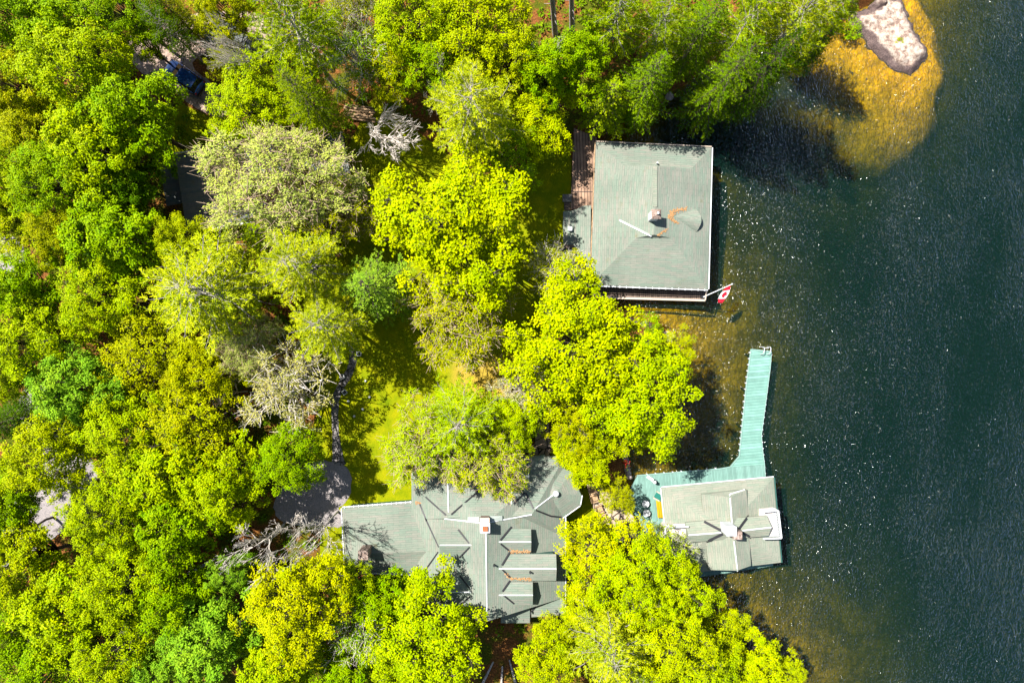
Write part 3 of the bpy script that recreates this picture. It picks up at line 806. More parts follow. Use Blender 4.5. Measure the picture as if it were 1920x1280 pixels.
# ================= flag on the boathouse balcony
FL = thing('flagpole', 'white slanting flagpole fixed to the balcony corner over the lake', 'flagpole', tuple(P(1320, 556, 2.6)))
mb = MB(); fa = P(1318, 557, 2.2); fb = P(1372, 533, 4.2); mb.tube(fa, fb, .055, .04); mb.build('pole', M['white'], FL)
mb = MB(); mb.tube(fb, fb + (fb - fa).normalized() * .12, .07); mb.build('finial', M['white'], FL)
mb = MB(); mb.box((fa.x, fa.y, fa.z - .1), (.3, .3, .35)); mb.build('bracket', M['flash'], FL)
M['flag_red'] = mat('flag_red', (0.45, 0.004, 0.02), 0.7); M['flag_white'] = mat('flag_white', (0.62, 0.6, 0.6), 0.7)
def flag():
    # flag flies slack: hoist along the pole tip, fly end hanging down and outwards
    t0 = P(1370, 535, 4.1); t1 = P(1361, 539, 3.9)
    e0 = P(1354, 568, 3.3); e1 = P(1346, 567, 3.1)
    nu, nv = 36, 10
    def pt(u, v):
        a = t0.lerp(e0, u); b = t1.lerp(e1, u)
        belly = 0.20 * math.sin(math.pi * u)
        p = (b - Vector((belly, 0, 0))).lerp(a + Vector((belly * .9, 0, 0)), v)
        return p + Vector((.015 * math.sin(9 * u + 5 * v), 0, .03 * math.sin(7 * u + 4 * v) * u))
    me = bpy.data.meshes.new('flag')
    V_ = [tuple(pt(i / nu, j / nv)) for i in range(nu + 1) for j in range(nv + 1)]
    F_ = [(i * (nv + 1) + j, i * (nv + 1) + j + 1, (i + 1) * (nv + 1) + j + 1, (i + 1) * (nv + 1) + j) for i in range(nu) for j in range(nv)]
    me.from_pydata(V_, [], F_); me.materials.append(M['flag_red']); me.materials.append(M['flag_white'])
    for k, p in enumerate(me.polygons):
        i = k // nv; p.material_index = 1 if nu * .25 <= i < nu * .75 else 0; p.use_smooth = True
    o = bpy.data.objects.new('flag', me); COL.objects.link(o)
    tag(o, 'red and white flag with a red maple leaf hanging from the slanting white pole', 'flag')
    # eleven-pointed maple leaf, sitting on the cloth
    half = [(0, .48), (.09, .30), (.20, .36), (.155, .12), (.29, .26), (.32, .17), (.47, .20), (.41, .05), (.48, .0), (.24, -.18), (.27, -.27), (.02, -.235), (.02, -.48)]
    out = half + [(-x, y) for x, y in half[::-1]]
    mb = MB(); top = []
    ctrp = pt(.5, .5)
    du = (pt(.75, .5) - pt(.25, .5)); dv = (pt(.5, 1) - pt(.5, 0))
    nrm = dv.cross(du).normalized()
    if nrm.z < 0: nrm = -nrm
    for x, y in out:
        # leaf's stem points to the bottom edge of the flag (v direction)
        u = .5 + x * .42; v = .5 + y * .86; top.append(pt(u, v) + nrm * .035)
    c = ctrp + nrm * .05
    for i in range(len(top)):
        a, b = top[i], top[(i + 1) % len(top)]
        mb.face(c, a, b)
    mb.build('maple_leaf', M['flag_red'], o)
flag()

# ================= boathouse at the dock (south)
B2 = thing('boathouse', 'pale green cross-gabled boathouse with two white balconies built on the dock', 'boathouse', tuple(P(1355, 985, 0)))
ROOF_V.clear(); ROOF_F.clear(); R = MB()
E2 = 3.7
a, b, c, d = P(1256, 1079, E2), P(1464.5, 1054, E2), P(1450.5, 894.5, E2), P(1240, 914, E2)
ridge_roof(R, a, b, c, d, P(1345, 988, 4.85), P(1370, 986, 4.85))
# north-south gabled centre, cross gables east and west
n0, n1 = P(1368, 926, 8.6), P(1382.6, 1071, 8.6)
def gab(R, top, bot, l0, r0, l1, r1, ze):
    # ridge from top to bot; l0,r0 eaves by top; l1,r1 eaves by bot
    ridge_roof(R, P(*l1, ze), P(*l0, ze), P(*r0, ze), P(*r1, ze), bot, top)
gab(R, P(1368, 932, 5.15), P(1382.5, 1069, 5.15), (1315, 926), (1400, 917), (1329, 1068), (1408, 1060), 4.45)
# E-W cross ridge
ridge_roof(R, P(1289, 1017, 4.9), P(1441, 1004, 4.9), P(1438, 966, 4.9), P(1285, 979, 4.9), P(1290.5, 1002.7, 5.3), P(1447, 988, 5.3))
reg(R); R.build('roof', M['shingle_pale'], B2); rebuild()
bc = (a + b + c + d) / 4
wall_under(B2, [tuple(bc.lerp(p, .86))[:2] for p in (a, b, c, d)], .5, E2 - .15, M['green_wall'])
gutter(B2, d + Vector((0, .08, 0)), c + Vector((0, .08, 0)), w=.16); gutter(B2, d + Vector((-.08, 0, 0)), P(1246, 986, E2), w=.14)
gutter(B2, c + Vector((.07, 0, 0)), b + Vector((.07, 0, 0)), material=M['green_wall'], w=.08)
for a_, b_ in (((1368, 926), (1373, 990)), ((1376, 1014), (1382.6, 1070)), ((1291, 1002.5), (1352, 998)), ((1392, 994), (1446, 988))):
    strip('ridge_cap', B2, a_, b_, M['white'], w=.11, h=.05, lift=.03, n=8)
strip('ridge_cap', B2, (1368, 926), (1396, 917.5), M['white'], w=.12, lift=.03)
for a_, b_ in (((1320, 977), (1354, 995)), ((1324, 1015), (1355, 1000)), ((1403, 967), (1386, 990)), ((1408, 1007), (1391, 997))):
    strip('valley_flashing', B2, a_, b_, M['flash'], w=.24, h=.05, lift=.04)
chimney(B2, 1371, 995, 5.0, 6.9, .95, .85, M['white'], M['white'], flue=False, capsize=1.05)
chimney(B2, 1383, 1003, 5.0, 6.6, .8, .75, M['stone_ch'], M['stone_ch'], flue=False, capsize=1.02)
def balcony(pts, z, rail, slats):
    mb = MB(); q = [P(x, y, z) for x, y in pts]; mb.prism([tuple(p)[:2] for p in q], z - .9, z); bo = mb.build('balcony', M['membrane'], B2)
    mb = MB()
    for i, j in rail:
        mb.bar(q[i] + Vector((0, 0, 1.0)), q[j] + Vector((0, 0, 1.0)), .14, .08)
        mb.bar(q[i] + Vector((0, 0, .12)), q[j] + Vector((0, 0, .12)), .06, .06)
    mb.build('handrail', M['white'], bo)
    mb = MB()
    for i, j in slats:
        n = int((q[j] - q[i]).length / .16)
        for k in range(n + 1):
            p = q[i].lerp(q[j], k / n); mb.box((p.x, p.y, z + .5), (.045, .07, .98))
    mb.build('baluster_row', M['white'], bo)
balcony([(1424, 1004), (1458, 1003), (1452, 952), (1424, 954)], 4.35, ((0, 1), (1, 2), (2, 3)), ((1, 2),))
balcony([(1243, 1007), (1289, 1005), (1286, 982), (1243, 983)], 4.45, ((0, 3), (3, 2)), ((0, 3),))

# ================= dock and deck
DK = thing('dock', 'long turquoise dock with a boarded arm reaching out into the lake', 'dock', tuple(P(1410, 800, 0)))
zt = .62
def deckpart(name, pts, material, z=zt, th=.22):
    mb = MB(); mb.prism([tuple(P(x, y, z))[:2] for x, y in pts], z - th, z); return mb.build(name, material, DK)
deckpart('dock_arm', [(1388, 855), (1370, 876), (1400, 873), (1432, 871), (1428, 841), (1426, 815), (1432, 770), (1442.5, 691), (1445, 659), (1409, 655), (1401, 715), (1390.6, 817)], M['green_deck_x'])
deckpart('terrace_decking', [(1195, 892), (1350, 879.5), (1370, 876.3), (1400, 873.3), (1432, 871.3), (1433.5, 930), (1450, 1060), (1310, 1082), (1235, 1040), (1196, 1012), (1170, 972), (1175, 930)], M['green_deck_y'])
mb = MB(); ed = [(1409, 655), (1401, 715), (1390.6, 817), (1387, 855), (1370, 875.5), (1350, 879), (1195, 891.5)]
for p, q in zip(ed, ed[1:]): mb.bar(P(*p, zt - .02) + Vector((-.05, .03, 0)), P(*q, zt - .02) + Vector((-.05, .03, 0)), .1, .2)
ed = [(1445, 659), (1442.5, 691), (1432, 770), (1426, 815), (1428, 841), (1432, 871), (1433.5, 898)]
for p, q in zip(ed, ed[1:]): mb.bar(P(*p, zt - .02) + Vector((.05, 0, 0)), P(*q, zt - .02) + Vector((.05, 0, 0)), .1, .2)
mb.bar(P(1409, 655, zt - .02), P(1445, 659, zt - .02), .12, .22)
mb.build('edge_trim', painted('pale_green_trim', (.2, .33, .29)), DK)
def bumpers(pts, n, off):
    tot = [P(*p, zt) for p in pts]; ln = [(b - a).length for a, b in zip(tot, tot[1:])]; L_ = sum(ln)
    for k in range(n):
        s = L_ * (k + .5) / n; i = 0
        while s > ln[i]: s -= ln[i]; i += 1
        p = tot[i].lerp(tot[i + 1], s / ln[i]) + off
        mb = MB(); mb.tube(p - Vector((0, 0, .25)), p + Vector((0, 0, .06)), .065, n=6); mb.build('bumper', M['white'], DK)
bumpers([(1409, 655), (1401, 715), (1390.6, 817), (1388, 850)], 17, Vector((-.12, 0, 0)))
bumpers([(1445, 659), (1432, 770), (1426, 815), (1433, 893)], 20, Vector((.12, 0, 0)))
bumpers([(1205, 891), (1350, 879)], 9, Vector((0, .1, 0)))
for x, y in ((1412, 665), (1438, 690), (1403, 730), (1430, 760), (1396, 800), (1422, 810), (1425, 850), (1392, 862), (1300, 886), (1210, 894), (1428, 900)):
    mb = MB(); p = P(x, y, .4); mb.tube((p.x, p.y, -6), (p.x, p.y, .4), .14); mb.build('pile', M['brown_wall'], DK)
# swim ladder: two curved handles
LD = thing('swim_ladder', 'white swim ladder with two curved handles at the far end of the dock', 'ladder', tuple(P(1430, 657, .6)))
for x in (1426, 1438):
    mb = MB(); pts = []
    for t in range(9):
        an = math.pi * t / 8; pts.append(P(x, 664, .65) + Vector((0.03 * t, .38 - .38 * math.cos(an) , .75 * math.sin(an) ** .6)))
    pts.append(pts[-1] + Vector((0, 0, -1.6)))
    for p, q in zip(pts, pts[1:]): mb.tube(p, q, .035, n=6)
    mb.build('handle', M['white'], LD)
mb = MB()
for k in range(4): mb.tube(P(1426, 657, .2 - .3 * k) + Vector((.2, .25, 0)), P(1438, 657, .2 - .3 * k) + Vector((.2, .25, 0)), .03, n=6)
mb.build('rung', M['white'], LD)
# ---------------------------------------------------------------- trees
rng = np.random.default_rng(11)

def leaf_material(name, trans=0.17, gloss=0.05, vary=0.48):
    """leaves: colour comes from the tree, each leaf a little different"""
    m = bpy.data.materials.new(name); m.use_nodes = True
    N = NT(m); N.t.nodes.clear()
    out = N.n('ShaderNodeOutputMaterial')
    oi = N.n('ShaderNodeObjectInfo')
    tone = N.n('ShaderNodeAttribute', attribute_name='tone').outputs['Fac']
    hs = N.n('ShaderNodeHueSaturation')
    N.l(oi.outputs['Color'], hs.inputs['Color'])
    patch = N.noise(N.coord('Object'), 0.55, 3, 0.6)
    N.l(N.math('ADD', N.math('ADD', 0.518, N.math('MULTIPLY', tone, -0.038)), N.math('MULTIPLY', N.math('SUBTRACT', patch, 0.5), 0.07)), hs.inputs['Hue'])
    N.l(N.math('ADD', 1.0 - vary, N.math('MULTIPLY', tone, 2 * vary)), hs.inputs['Value'])
    hs.inputs['Saturation'].default_value = 1.0
    d = N.n('ShaderNodeBsdfDiffuse'); N.l(hs.outputs[0], d.inputs['Color'])
    t = N.n('ShaderNodeBsdfTranslucent')
    N.l(N.mix(1.0, hs.outputs[0], (1.0, 1.15, 0.35), 'MULTIPLY'), t.inputs['Color'])
    mx = N.n('ShaderNodeMixShader'); mx.inputs[0].default_value = trans
    N.l(d.outputs[0], mx.inputs[1]); N.l(t.outputs[0], mx.inputs[2])
    gl = N.n('ShaderNodeBsdfGlossy'); gl.inputs['Roughness'].default_value = 0.42; gl.inputs['Color'].default_value = (0.9, 0.95, 0.6, 1)
    fr = N.n('ShaderNodeLayerWeight'); fr.inputs['Blend'].default_value = 0.25
    m2 = N.n('ShaderNodeMixShader'); N.l(N.math('MULTIPLY', fr.outputs['Fresnel'], gloss), m2.inputs[0])
    N.l(mx.outputs[0], m2.inputs[1]); N.l(gl.outputs[0], m2.inputs[2])
    N.l(m2.outputs[0], out.inputs['Surface'])
    return m
M['leaf'] = leaf_material('leaves')
M['needle'] = leaf_material('needles_green', 0.2, 0.04, 0.4)
M['bark'] = speckled('bark', [(0.35, (0.05, 0.04, 0.032)), (0.6, (0.14, 0.11, 0.09))], 4, 0.9, 0.8)
M['grey_bark'] = speckled('grey_bark', [(0.35, (0.26, 0.23, 0.20)), (0.6, (0.44, 0.40, 0.36))], 4, 0.9, 0.5)
M['pink_wood'] = speckled('reddish_twigs', [(0.3, (0.36, 0.24, 0.15)), (0.6, (0.58, 0.44, 0.32))], 3, 0.9, 0.4)
M['dead_wood'] = speckled('dead_wood', [(0.3, (0.56, 0.49, 0.43)), (0.6, (0.78, 0.71, 0.64))], 3, 0.9, 0.4)

def unit(v): return v / np.maximum(np.linalg.norm(v, axis=-1, keepdims=True), 1e-9)

def leaves_to_mesh(name, C, Nn, T, L, W, tone, material, fold=0.25):
    """C centres, Nn normals, T long axes, L lengths, W widths"""
    T = unit(T - Nn * np.sum(T * Nn, -1, keepdims=True)); S = np.cross(Nn, T)
    L = L[:, None]; W = W[:, None]
    a = C - T * L / 2; c = C + T * L / 2 - Nn * L * 0.12
    b = C + S * W / 2 + Nn * W * fold; d = C - S * W / 2 + Nn * W * fold
    V_ = np.stack([a, b, c, d], 1).reshape(-1, 3)
    n = len(C); me = bpy.data.meshes.new(name)
    me.vertices.add(4 * n); me.vertices.foreach_set('co', V_.ravel().astype(np.float32))
    base = np.arange(n)[:, None] * 4
    tri = np.concatenate([base + np.array([[0, 1, 2]]), base + np.array([[0, 2, 3]])], 1).reshape(-1)
    me.loops.add(len(tri)); me.loops.foreach_set('vertex_index', tri)
    me.polygons.add(2 * n); me.polygons.foreach_set('loop_start', np.arange(0, 6 * n, 3))
    me.update(calc_edges=True)
    at = me.attributes.new('tone', 'FLOAT', 'FACE'); at.data.foreach_set('value', np.repeat(tone, 2).astype(np.float32))
    me.materials.append(material)
    return me

def tubes_mesh(name, segs, material, sides=5):
    """segs: (p0, p1, r0, r1)"""
    A = np.array([s[0] for s in segs], float); B = np.array([s[1] for s in segs], float)
    r0 = np.array([s[2] for s in segs]); r1 = np.array([s[3] for s in segs])
    D = unit(B - A); ref = np.where(np.abs(D[:, 2:3]) > .9, np.array([[1., 0, 0]]), np.array([[0, 0, 1.]]))
    U = unit(np.cross(D, ref)); Wv = np.cross(D, U)
    ang = np.arange(sides) * 2 * math.pi / sides
    ring = U[:, None] * np.cos(ang)[None, :, None] + Wv[:, None] * np.sin(ang)[None, :, None]
    V_ = np.concatenate([A[:, None] + ring * r0[:, None, None], B[:, None] + ring * r1[:, None, None]], 1).reshape(-1, 3)
    n = len(segs); i = np.arange(sides); j = (i + 1) % sides
    q = np.stack([i, j, j + sides, i + sides], -1)[None] + (np.arange(n) * 2 * sides)[:, None, None]
    me = bpy.data.meshes.new(name)
    me.vertices.add(len(V_)); me.vertices.foreach_set('co', V_.ravel().astype(np.float32))
    q = q.reshape(-1)
    me.loops.add(len(q)); me.loops.foreach_set('vertex_index', q)
    me.polygons.add(n * sides); me.polygons.foreach_set('loop_start', np.arange(0, len(q), 4))
    me.update(calc_edges=True); me.shade_smooth()
    me.materials.append(material)
    return me

def limb(segs, p, d, length, r, n, rg, droop=0.0, wander=.25):
    """a curving limb; returns its points"""
    pts = [np.array(p, float)]; d = np.array(d, float)
    for k in range(n):
        d = unit(d + rg.normal(0, wander, 3) / n ** .5 + np.array([0, 0, -droop / n]))
        q = pts[-1] + d * length / n
        segs.append((pts[-1], q, r * (1 - k / n) + .008, r * (1 - (k + 1) / n) + .008)); pts.append(q)
    return pts

def broadleaf(seed, R=5.0, H=13.0, puffs=60, leaf=0.25, sprigs=14, per=11, sparse=1.0, flat=0.8, lumps=1.0, long=1.0, wood='bark', twigs=0):
    """round crowned tree: trunk, limbs reaching to every leaf mass, sprigs of leaves"""
    rg = np.random.default_rng(seed); segs = []
    zc = H * 0.62; az = H * 0.38
    top = np.array([rg.normal(0, .4), rg.normal(0, .4), H * .72])
    tp = [np.array([0, 0, -.3])]; 
    for k in range(1, 7): tp.append(top * k / 6 + np.array([rg.normal(0, .12), rg.normal(0, .12), 0]))
    for k in range(6): segs.append((tp[k], tp[k + 1], .34 * (1 - k / 7.5), .34 * (1 - (k + 1) / 7.5)))
    # leaf masses over the crown's upper shell, on a lumpy outline
    ph = rg.uniform(0, 6.28, 4)
    C, Nn, T, L, W, tone = [], [], [], [], [], []
    ga = math.pi * (3 - 5 ** .5)
    for i in range(puffs):
        f = (i + .5) / puffs; zz = 1 - f * 1.35; az_ang = i * ga + rg.normal(0, .25)
        rr_ = math.sqrt(max(0, 1 - zz * zz)) if zz > -1 else .3
        out = 1 + .16 * lumps * math.sin(3 * az_ang + ph[0]) + .11 * lumps * math.sin(5 * az_ang + ph[1]) + rg.normal(0, .07 * lumps)
        dep = rg.uniform(.72, 1.0) if rg.random() < .75 else rg.uniform(.45, .7)
        c = np.array([R * rr_ * out * dep * math.cos(az_ang), R * rr_ * out * dep * math.sin(az_ang), zc + az * zz * dep * (1 + rg.normal(0, .08))])
        pr = R * rg.uniform(.17, .30) * (60 / puffs) ** .35
        # limb from the trunk
        s = tp[min(6, max(2, int(2 + 4 * rg.random() * min(1, (c[2] / H)))))]
        s = s * .999
        mid = s + (c - s) * .55 + np.array([0, 0, -.25 * R * .2]); 
        r_ = .09 * rg.uniform(.7, 1.3)
        segs.append((s, mid, r_ + .03, r_ * .7)); segs.append((mid, c, r_ * .7, .02))
        npf = int(sprigs * rg.uniform(.75, 1.25))
        dirs = unit(rg.normal(0, 1, (npf, 3)) + np.array([0, 0, .45]) + unit(c - np.array([0, 0, zc]))[None] * .5)
        sc = c + dirs * pr * np.array([1, 1, flat * .75]) * rg.uniform(.65, 1.05, (npf, 1))
        for q in sc[::2]: segs.append((c, q, .018, .008))
        if twigs:
            for q, dd in zip(sc, dirs):
                for _ in range(twigs):
                    e = q + (dd * .5 + rg.normal(0, .45, 3) + np.array([0, 0, .25])) * .8; segs.append((c + (q - c) * rg.uniform(.3, 1), e, .022, .012))
        ptone = rg.uniform(.25, .75)
        for q, dd in zip(sc, dirs):
            m_ = max(3, int(per * sparse * rg.uniform(.7, 1.3)))
            off = rg.normal(0, 1, (m_, 3)) * np.array([.24, .24, .10]) * (leaf / .25)
            pos = q + off
            nn = unit(np.array([0, 0, 1.0]) + dd * .55 + rg.normal(0, .42, (m_, 3)))
            tt = unit(off + rg.normal(0, .1, (m_, 3)) + dd * .05)
            C.append(pos); Nn.append(nn); T.append(tt)
            L.append(leaf * long * rg.uniform(.8, 1.3, m_)); W.append(leaf * rg.uniform(.6, .95, m_))
            tone.append(np.clip(ptone * .4 + rg.uniform(0, 1) * .25 + rg.uniform(0, .45, m_), 0, 1))
    return (leaves_to_mesh('crown', np.concatenate(C), np.concatenate(Nn), np.concatenate(T), np.concatenate(L), np.concatenate(W), np.concatenate(tone), M['leaf']),
            tubes_mesh('trunk', segs, M[wood], 4), zc)

def conifer(seed, R=4.0, H=17.0, whorls=15, arms=6, tuft=.34, dens=1.0, droop=.15, start=.28, taper=.9, blade=.05, bark='bark', tip=.22):
    """pine or hemlock: straight stem, whorled limbs, needle sprays on side twigs"""
    rg = np.random.default_rng(seed); segs = []
    lean = rg.normal(0, .25, 2)
    def stem(t): return np.array([lean[0] * t * t, lean[1] * t * t, H * t])
    for k in range(8): segs.append((stem(k / 8), stem((k + 1) / 8), .30 * (1 - k / 8.6), .30 * (1 - (k + 1) / 8.6)))
    C, Nn, T, L, W, tone = [], [], [], [], [], []
    for w_ in range(whorls):
        f = w_ / (whorls - 1); t = start + (1 - start) * f * .985
        ln = R * (tip + (1 - tip) * (1 - f) ** taper) * (1.0 if f > .12 else .75)
        n = arms + rg.integers(-1, 2); a0 = rg.uniform(0, 6.28)
        for k in range(n):
            a = a0 + k * 6.283 / n + rg.normal(0, .2); l_ = ln * rg.uniform(.68, 1.18)
            up_ = .15 + .55 * f - droop
            d = unit(np.array([math.cos(a), math.sin(a), up_]))
            pts = limb(segs, stem(t), d, l_, .05 * (1.2 - f), 4, rg, droop=.25 * droop, wander=.22)
            P_ = np.array(pts); nt = max(3, int(l_ * 3.4 * dens))
            btone = rg.uniform(0, .45)
            for j in range(nt):
                u = .22 + .8 * (j + rg.random()) / nt
                if u > 1: u = 1.0
                x = u * 4; i0 = min(3, int(x)); base = P_[i0] + (P_[i0 + 1] - P_[i0]) * (x - i0)
                dl = unit(P_[i0 + 1] - P_[i0]); side = np.cross(dl, [0, 0, 1.]); side = unit(side)
                sgn = 1 if j % 2 else -1
                tl = l_ * .30 * (1.15 - u * .75) * rg.uniform(.7, 1.3) + .12
                td = unit(dl * .75 + side * sgn * .8 + rg.normal(0, .15, 3)); e = base + td * tl
                segs.append((base, e, .008, .004))
                m_ = max(2, int(tl / .16)); 
                for q in range(m_):
                    c = base + (e - base) * (q + .7) / m_
                    nb = 6
                    ang = rg.uniform(0, 6.28, nb)
                    dirs = unit(td[None] * .9 + np.stack([np.cos(ang) * .75, np.sin(ang) * .75, rg.uniform(-.1, .55, nb)], -1))
                    C.append(c + dirs * tuft * .4); T.append(dirs)
                    Nn.append(unit(np.array([0, 0, 1.]) + rg.normal(0, .45, (nb, 3))))
                    L.append(tuft * rg.uniform(.7, 1.2, nb)); W.append(np.full(nb, blade) * rg.uniform(.7, 1.4, nb))
                    tone.append(np.clip(btone + rg.uniform(0, .55, nb), 0, 1))
    Nn = np.concatenate(Nn); T = np.concatenate(T)
    Nn = unit(Nn - T * np.sum(Nn * T, -1, keepdims=True))
    return (leaves_to_mesh('crown', np.concatenate(C), Nn, T, np.concatenate(L), np.concatenate(W), np.concatenate(tone), M['needle'], .1),
            tubes_mesh('trunk', segs, M[bark]), H * .55)

def twiggy(seed, R=5.0, H=12.0, levels=5, leaf=.2, leaves=4000, wood='dead_wood', spread=.62, low=.25, thick=.15, fan=None, kids=3, name='crown'):
    """a tree whose bare twigs show; leaves only sprinkled on the outer twigs"""
    rg = np.random.default_rng(seed); segs = []; ends = []
    def grow(p, d, l, r, lv):
        pts = limb(segs, p, d, l, r, 3, rg, droop=-.04, wander=.25)
        if lv == 0: ends.append((pts[-1], pts[-2])); return
        nk = kids + (rg.random() < .45)
        for k in range(nk):
            at = pts[-1] if k < 2 else pts[1 + rg.integers(0, 2)]
            dd = unit(pts[-1] - pts[-2]); ax = unit(rg.normal(0, 1, 3)); ax = unit(ax - dd * ax.dot(dd))
            nd = unit(dd + ax * spread * rg.uniform(.7, 1.35))
            if fan is not None: nd = unit(nd + np.array(fan) * .18)
            if nd[2] < -.15: nd[2] *= .3; nd = unit(nd)
            grow(at, nd, l * rg.uniform(.58, .82), max(r * .6, .016), lv - 1)
    base = np.array([0, 0, 0.]); t0 = limb(segs, base, unit(np.array([rg.normal(0, .06), rg.normal(0, .06), 1.])), H * low, thick * 1.2, 3, rg, wander=.08)
    n0 = 5
    for k in range(n0):
        a = k * 6.283 / n0 + rg.normal(0, .3); el = rg.uniform(.35, 1.3)
        d = np.array([math.cos(a), math.sin(a), el]); d = unit(d if fan is None else d * .5 + np.array(fan))
        grow(t0[-1] - np.array([0, 0, rg.uniform(0, .2) * H * low]), d, R * .40, thick * .6, levels)
    S = np.array([s[1] for s in segs]); ext = np.percentile(np.abs(S[:, :2]), 98); scl = R / ext
    hz_ = S[:, 2].max()
    segs = [(s[0] * [scl, scl, H / hz_], s[1] * [scl, scl, H / hz_], s[2], s[3]) for s in segs]
    E = np.array([e[0] for e in ends]) * [scl, scl, H / hz_]
    tr = tubes_mesh('branches' if not leaves else 'trunk', segs, M[wood], sides=3)
    cr = None
    if leaves:
        idx = rg.integers(0, len(E), leaves); C = E[idx] + rg.normal(0, .16, (leaves, 3))
        Nn = unit(np.array([0, 0, 1.]) + rg.normal(0, .45, (leaves, 3))); T = rg.normal(0, 1, (leaves, 3))
        cr = leaves_to_mesh('crown', C, Nn, T, leaf * rg.uniform(.7, 1.3, leaves), leaf * .7 * rg.uniform(.7, 1.2, leaves), rg.uniform(0, 1, leaves), M['leaf'])
    return cr, tr, H * .66

PROTO = {}
def proto(kind):
    if kind in PROTO: return PROTO[kind]
    b, i = kind[:-1], int(kind[-1])
    if b == 'maple': p = broadleaf(100 + i, 5, 13, puffs=90, leaf=.21, sprigs=16, per=14, lumps=1.1)
    elif b == 'oak': p = broadleaf(200 + i, 5, 14, puffs=76, leaf=.225, sprigs=15, per=15, lumps=1.4, long=1.35)
    elif b == 'ash': p = broadleaf(300 + i, 5, 14, puffs=96, leaf=.19, sprigs=15, per=16, lumps=1.2, flat=.6)
    elif b == 'birch': p = broadleaf(400 + i, 4, 12, puffs=60, leaf=.17, sprigs=14, per=15, lumps=1.6, sparse=.9)
    elif b == 'shrub': p = broadleaf(500 + i, 1.6, 3.0, puffs=16, leaf=.19, sprigs=9, per=9, lumps=1.5)
    elif b == 'pine': p = conifer(600 + i, 4.6, 17, whorls=13, arms=6, tuft=.36, dens=1.0, droop=.12, blade=.055, bark='grey_bark', start=.38, taper=.7)
    elif b == 'hemlock': p = conifer(700 + i, 4.2, 16, whorls=20, arms=7, tuft=.22, dens=1.25, droop=.30, blade=.06, start=.15, taper=.8, tip=.12)
    elif b == 'larch': p = broadleaf(800 + i, 5, 11, puffs=125, leaf=.145, sprigs=15, per=13, flat=.7, lumps=.9, wood='pink_wood', twigs=1)
    elif b == 'olive': p = broadleaf(830 + i, 5, 11, puffs=90, leaf=.17, sprigs=15, per=13, flat=.7, lumps=1.5, wood='pink_wood', twigs=1)
    elif b == 'thin': p = broadleaf(850 + i, 4, 10, puffs=58, leaf=.17, sprigs=12, per=10, lumps=1.6, wood='dead_wood', twigs=1)
    elif b == 'bare': p = twiggy(900 + i, 4, 9, 5, .2, 0, 'dead_wood', .42, .3, thick=.16, kids=2)
    elif b == 'bend': p = twiggy(950 + i, 4, 7, 4, .2, 0, 'dead_wood', .42, .25, fan=(-.9, -.25, .45), thick=.24)
    elif b == 'dead': p = twiggy(970 + i, 4, 8, 4, .2, 0, 'dead_wood', .5, .25, fan=(.2, -.9, .3), thick=.22)
    PROTO[kind] = p
    return p

NAMES = {'maple': ('broadleaf_tree', 'tree'), 'oak': ('broadleaf_tree', 'tree'), 'ash': ('broadleaf_tree', 'tree'), 'birch': ('broadleaf_tree', 'tree'), 'shrub': ('shrub', 'shrub'),
         'pine': ('pine_tree', 'tree'), 'hemlock': ('hemlock_tree', 'tree'), 'larch': ('sparse_tree', 'tree'), 'olive': ('twiggy_tree', 'tree'), 'thin': ('sparse_tree', 'tree'), 'bare': ('bare_tree', 'tree'),
         'bend': ('bare_tree', 'tree'), 'dead': ('bare_tree', 'tree')}
GROUPS = {'maple': 'leafy trees around the cottage', 'oak': 'leafy trees around the cottage', 'ash': 'leafy trees around the cottage', 'birch': 'leafy trees around the cottage', 'shrub': 'shrubs along the shore and rock',
          'pine': 'pines among the leafy trees', 'hemlock': 'dark hemlocks by the shore', 'larch': 'thin-leaved trees showing their twigs', 'olive': 'thin-leaved trees showing their twigs', 'thin': 'thin-leaved trees showing their twigs', 'bare': 'leafless trees', 'bend': 'leafless trees', 'dead': 'leafless trees'}
BASE = {'maple': 5, 'oak': 5, 'ash': 5, 'birch': 4, 'shrub': 1.6, 'pine': 4.2, 'hemlock': 3.7, 'larch': 5, 'olive': 5, 'thin': 4, 'bare': 4, 'bend': 4, 'dead': 4}
HT = {'maple': 13, 'oak': 14, 'ash': 14, 'birch': 12, 'shrub': 3, 'pine': 17, 'hemlock': 16, 'larch': 11, 'olive': 11, 'thin': 10, 'bare': 9, 'bend': 7, 'dead': 8}
_used = set()
def tree(kind, px, py, r, h, color, label, rot=None, ground=None, asp=1.0):
    """r in map pixels at crown height, h total height in metres"""
    cr, tr, zc = proto(kind); b = kind[:-1]
    k = h / HT[b]
    g0 = P(px, py, GZ + zc * k)
    gz = hz(g0.x, g0.y) if ground is None else ground
    if gz < 0: gz = -0.1
    base = Vector((g0.x, g0.y, gz - .05))
    Rw = r * (CAMH - GZ - zc * k) / FPX; sxy = Rw / BASE[b] / 1.04
    nm, cat = NAMES[b]
    t = bpy.data.objects.new(nm, None); COL.objects.link(t); t.location = base
    t.rotation_euler = (0, 0, rot if rot is not None else float(rng.uniform(0, 6.28)))
    t.scale = (sxy, sxy * asp, k)
    tag(t, label, cat, GROUPS[b])
    for me_, pn in ((cr, 'crown'), (tr, 'branches' if cr is None else 'trunk')):
        if me_ is None: continue
        o = bpy.data.objects.new(pn, me_); COL.objects.link(o); o.parent = t
        if pn == 'crown': o.color = (*color, 1)
    return t

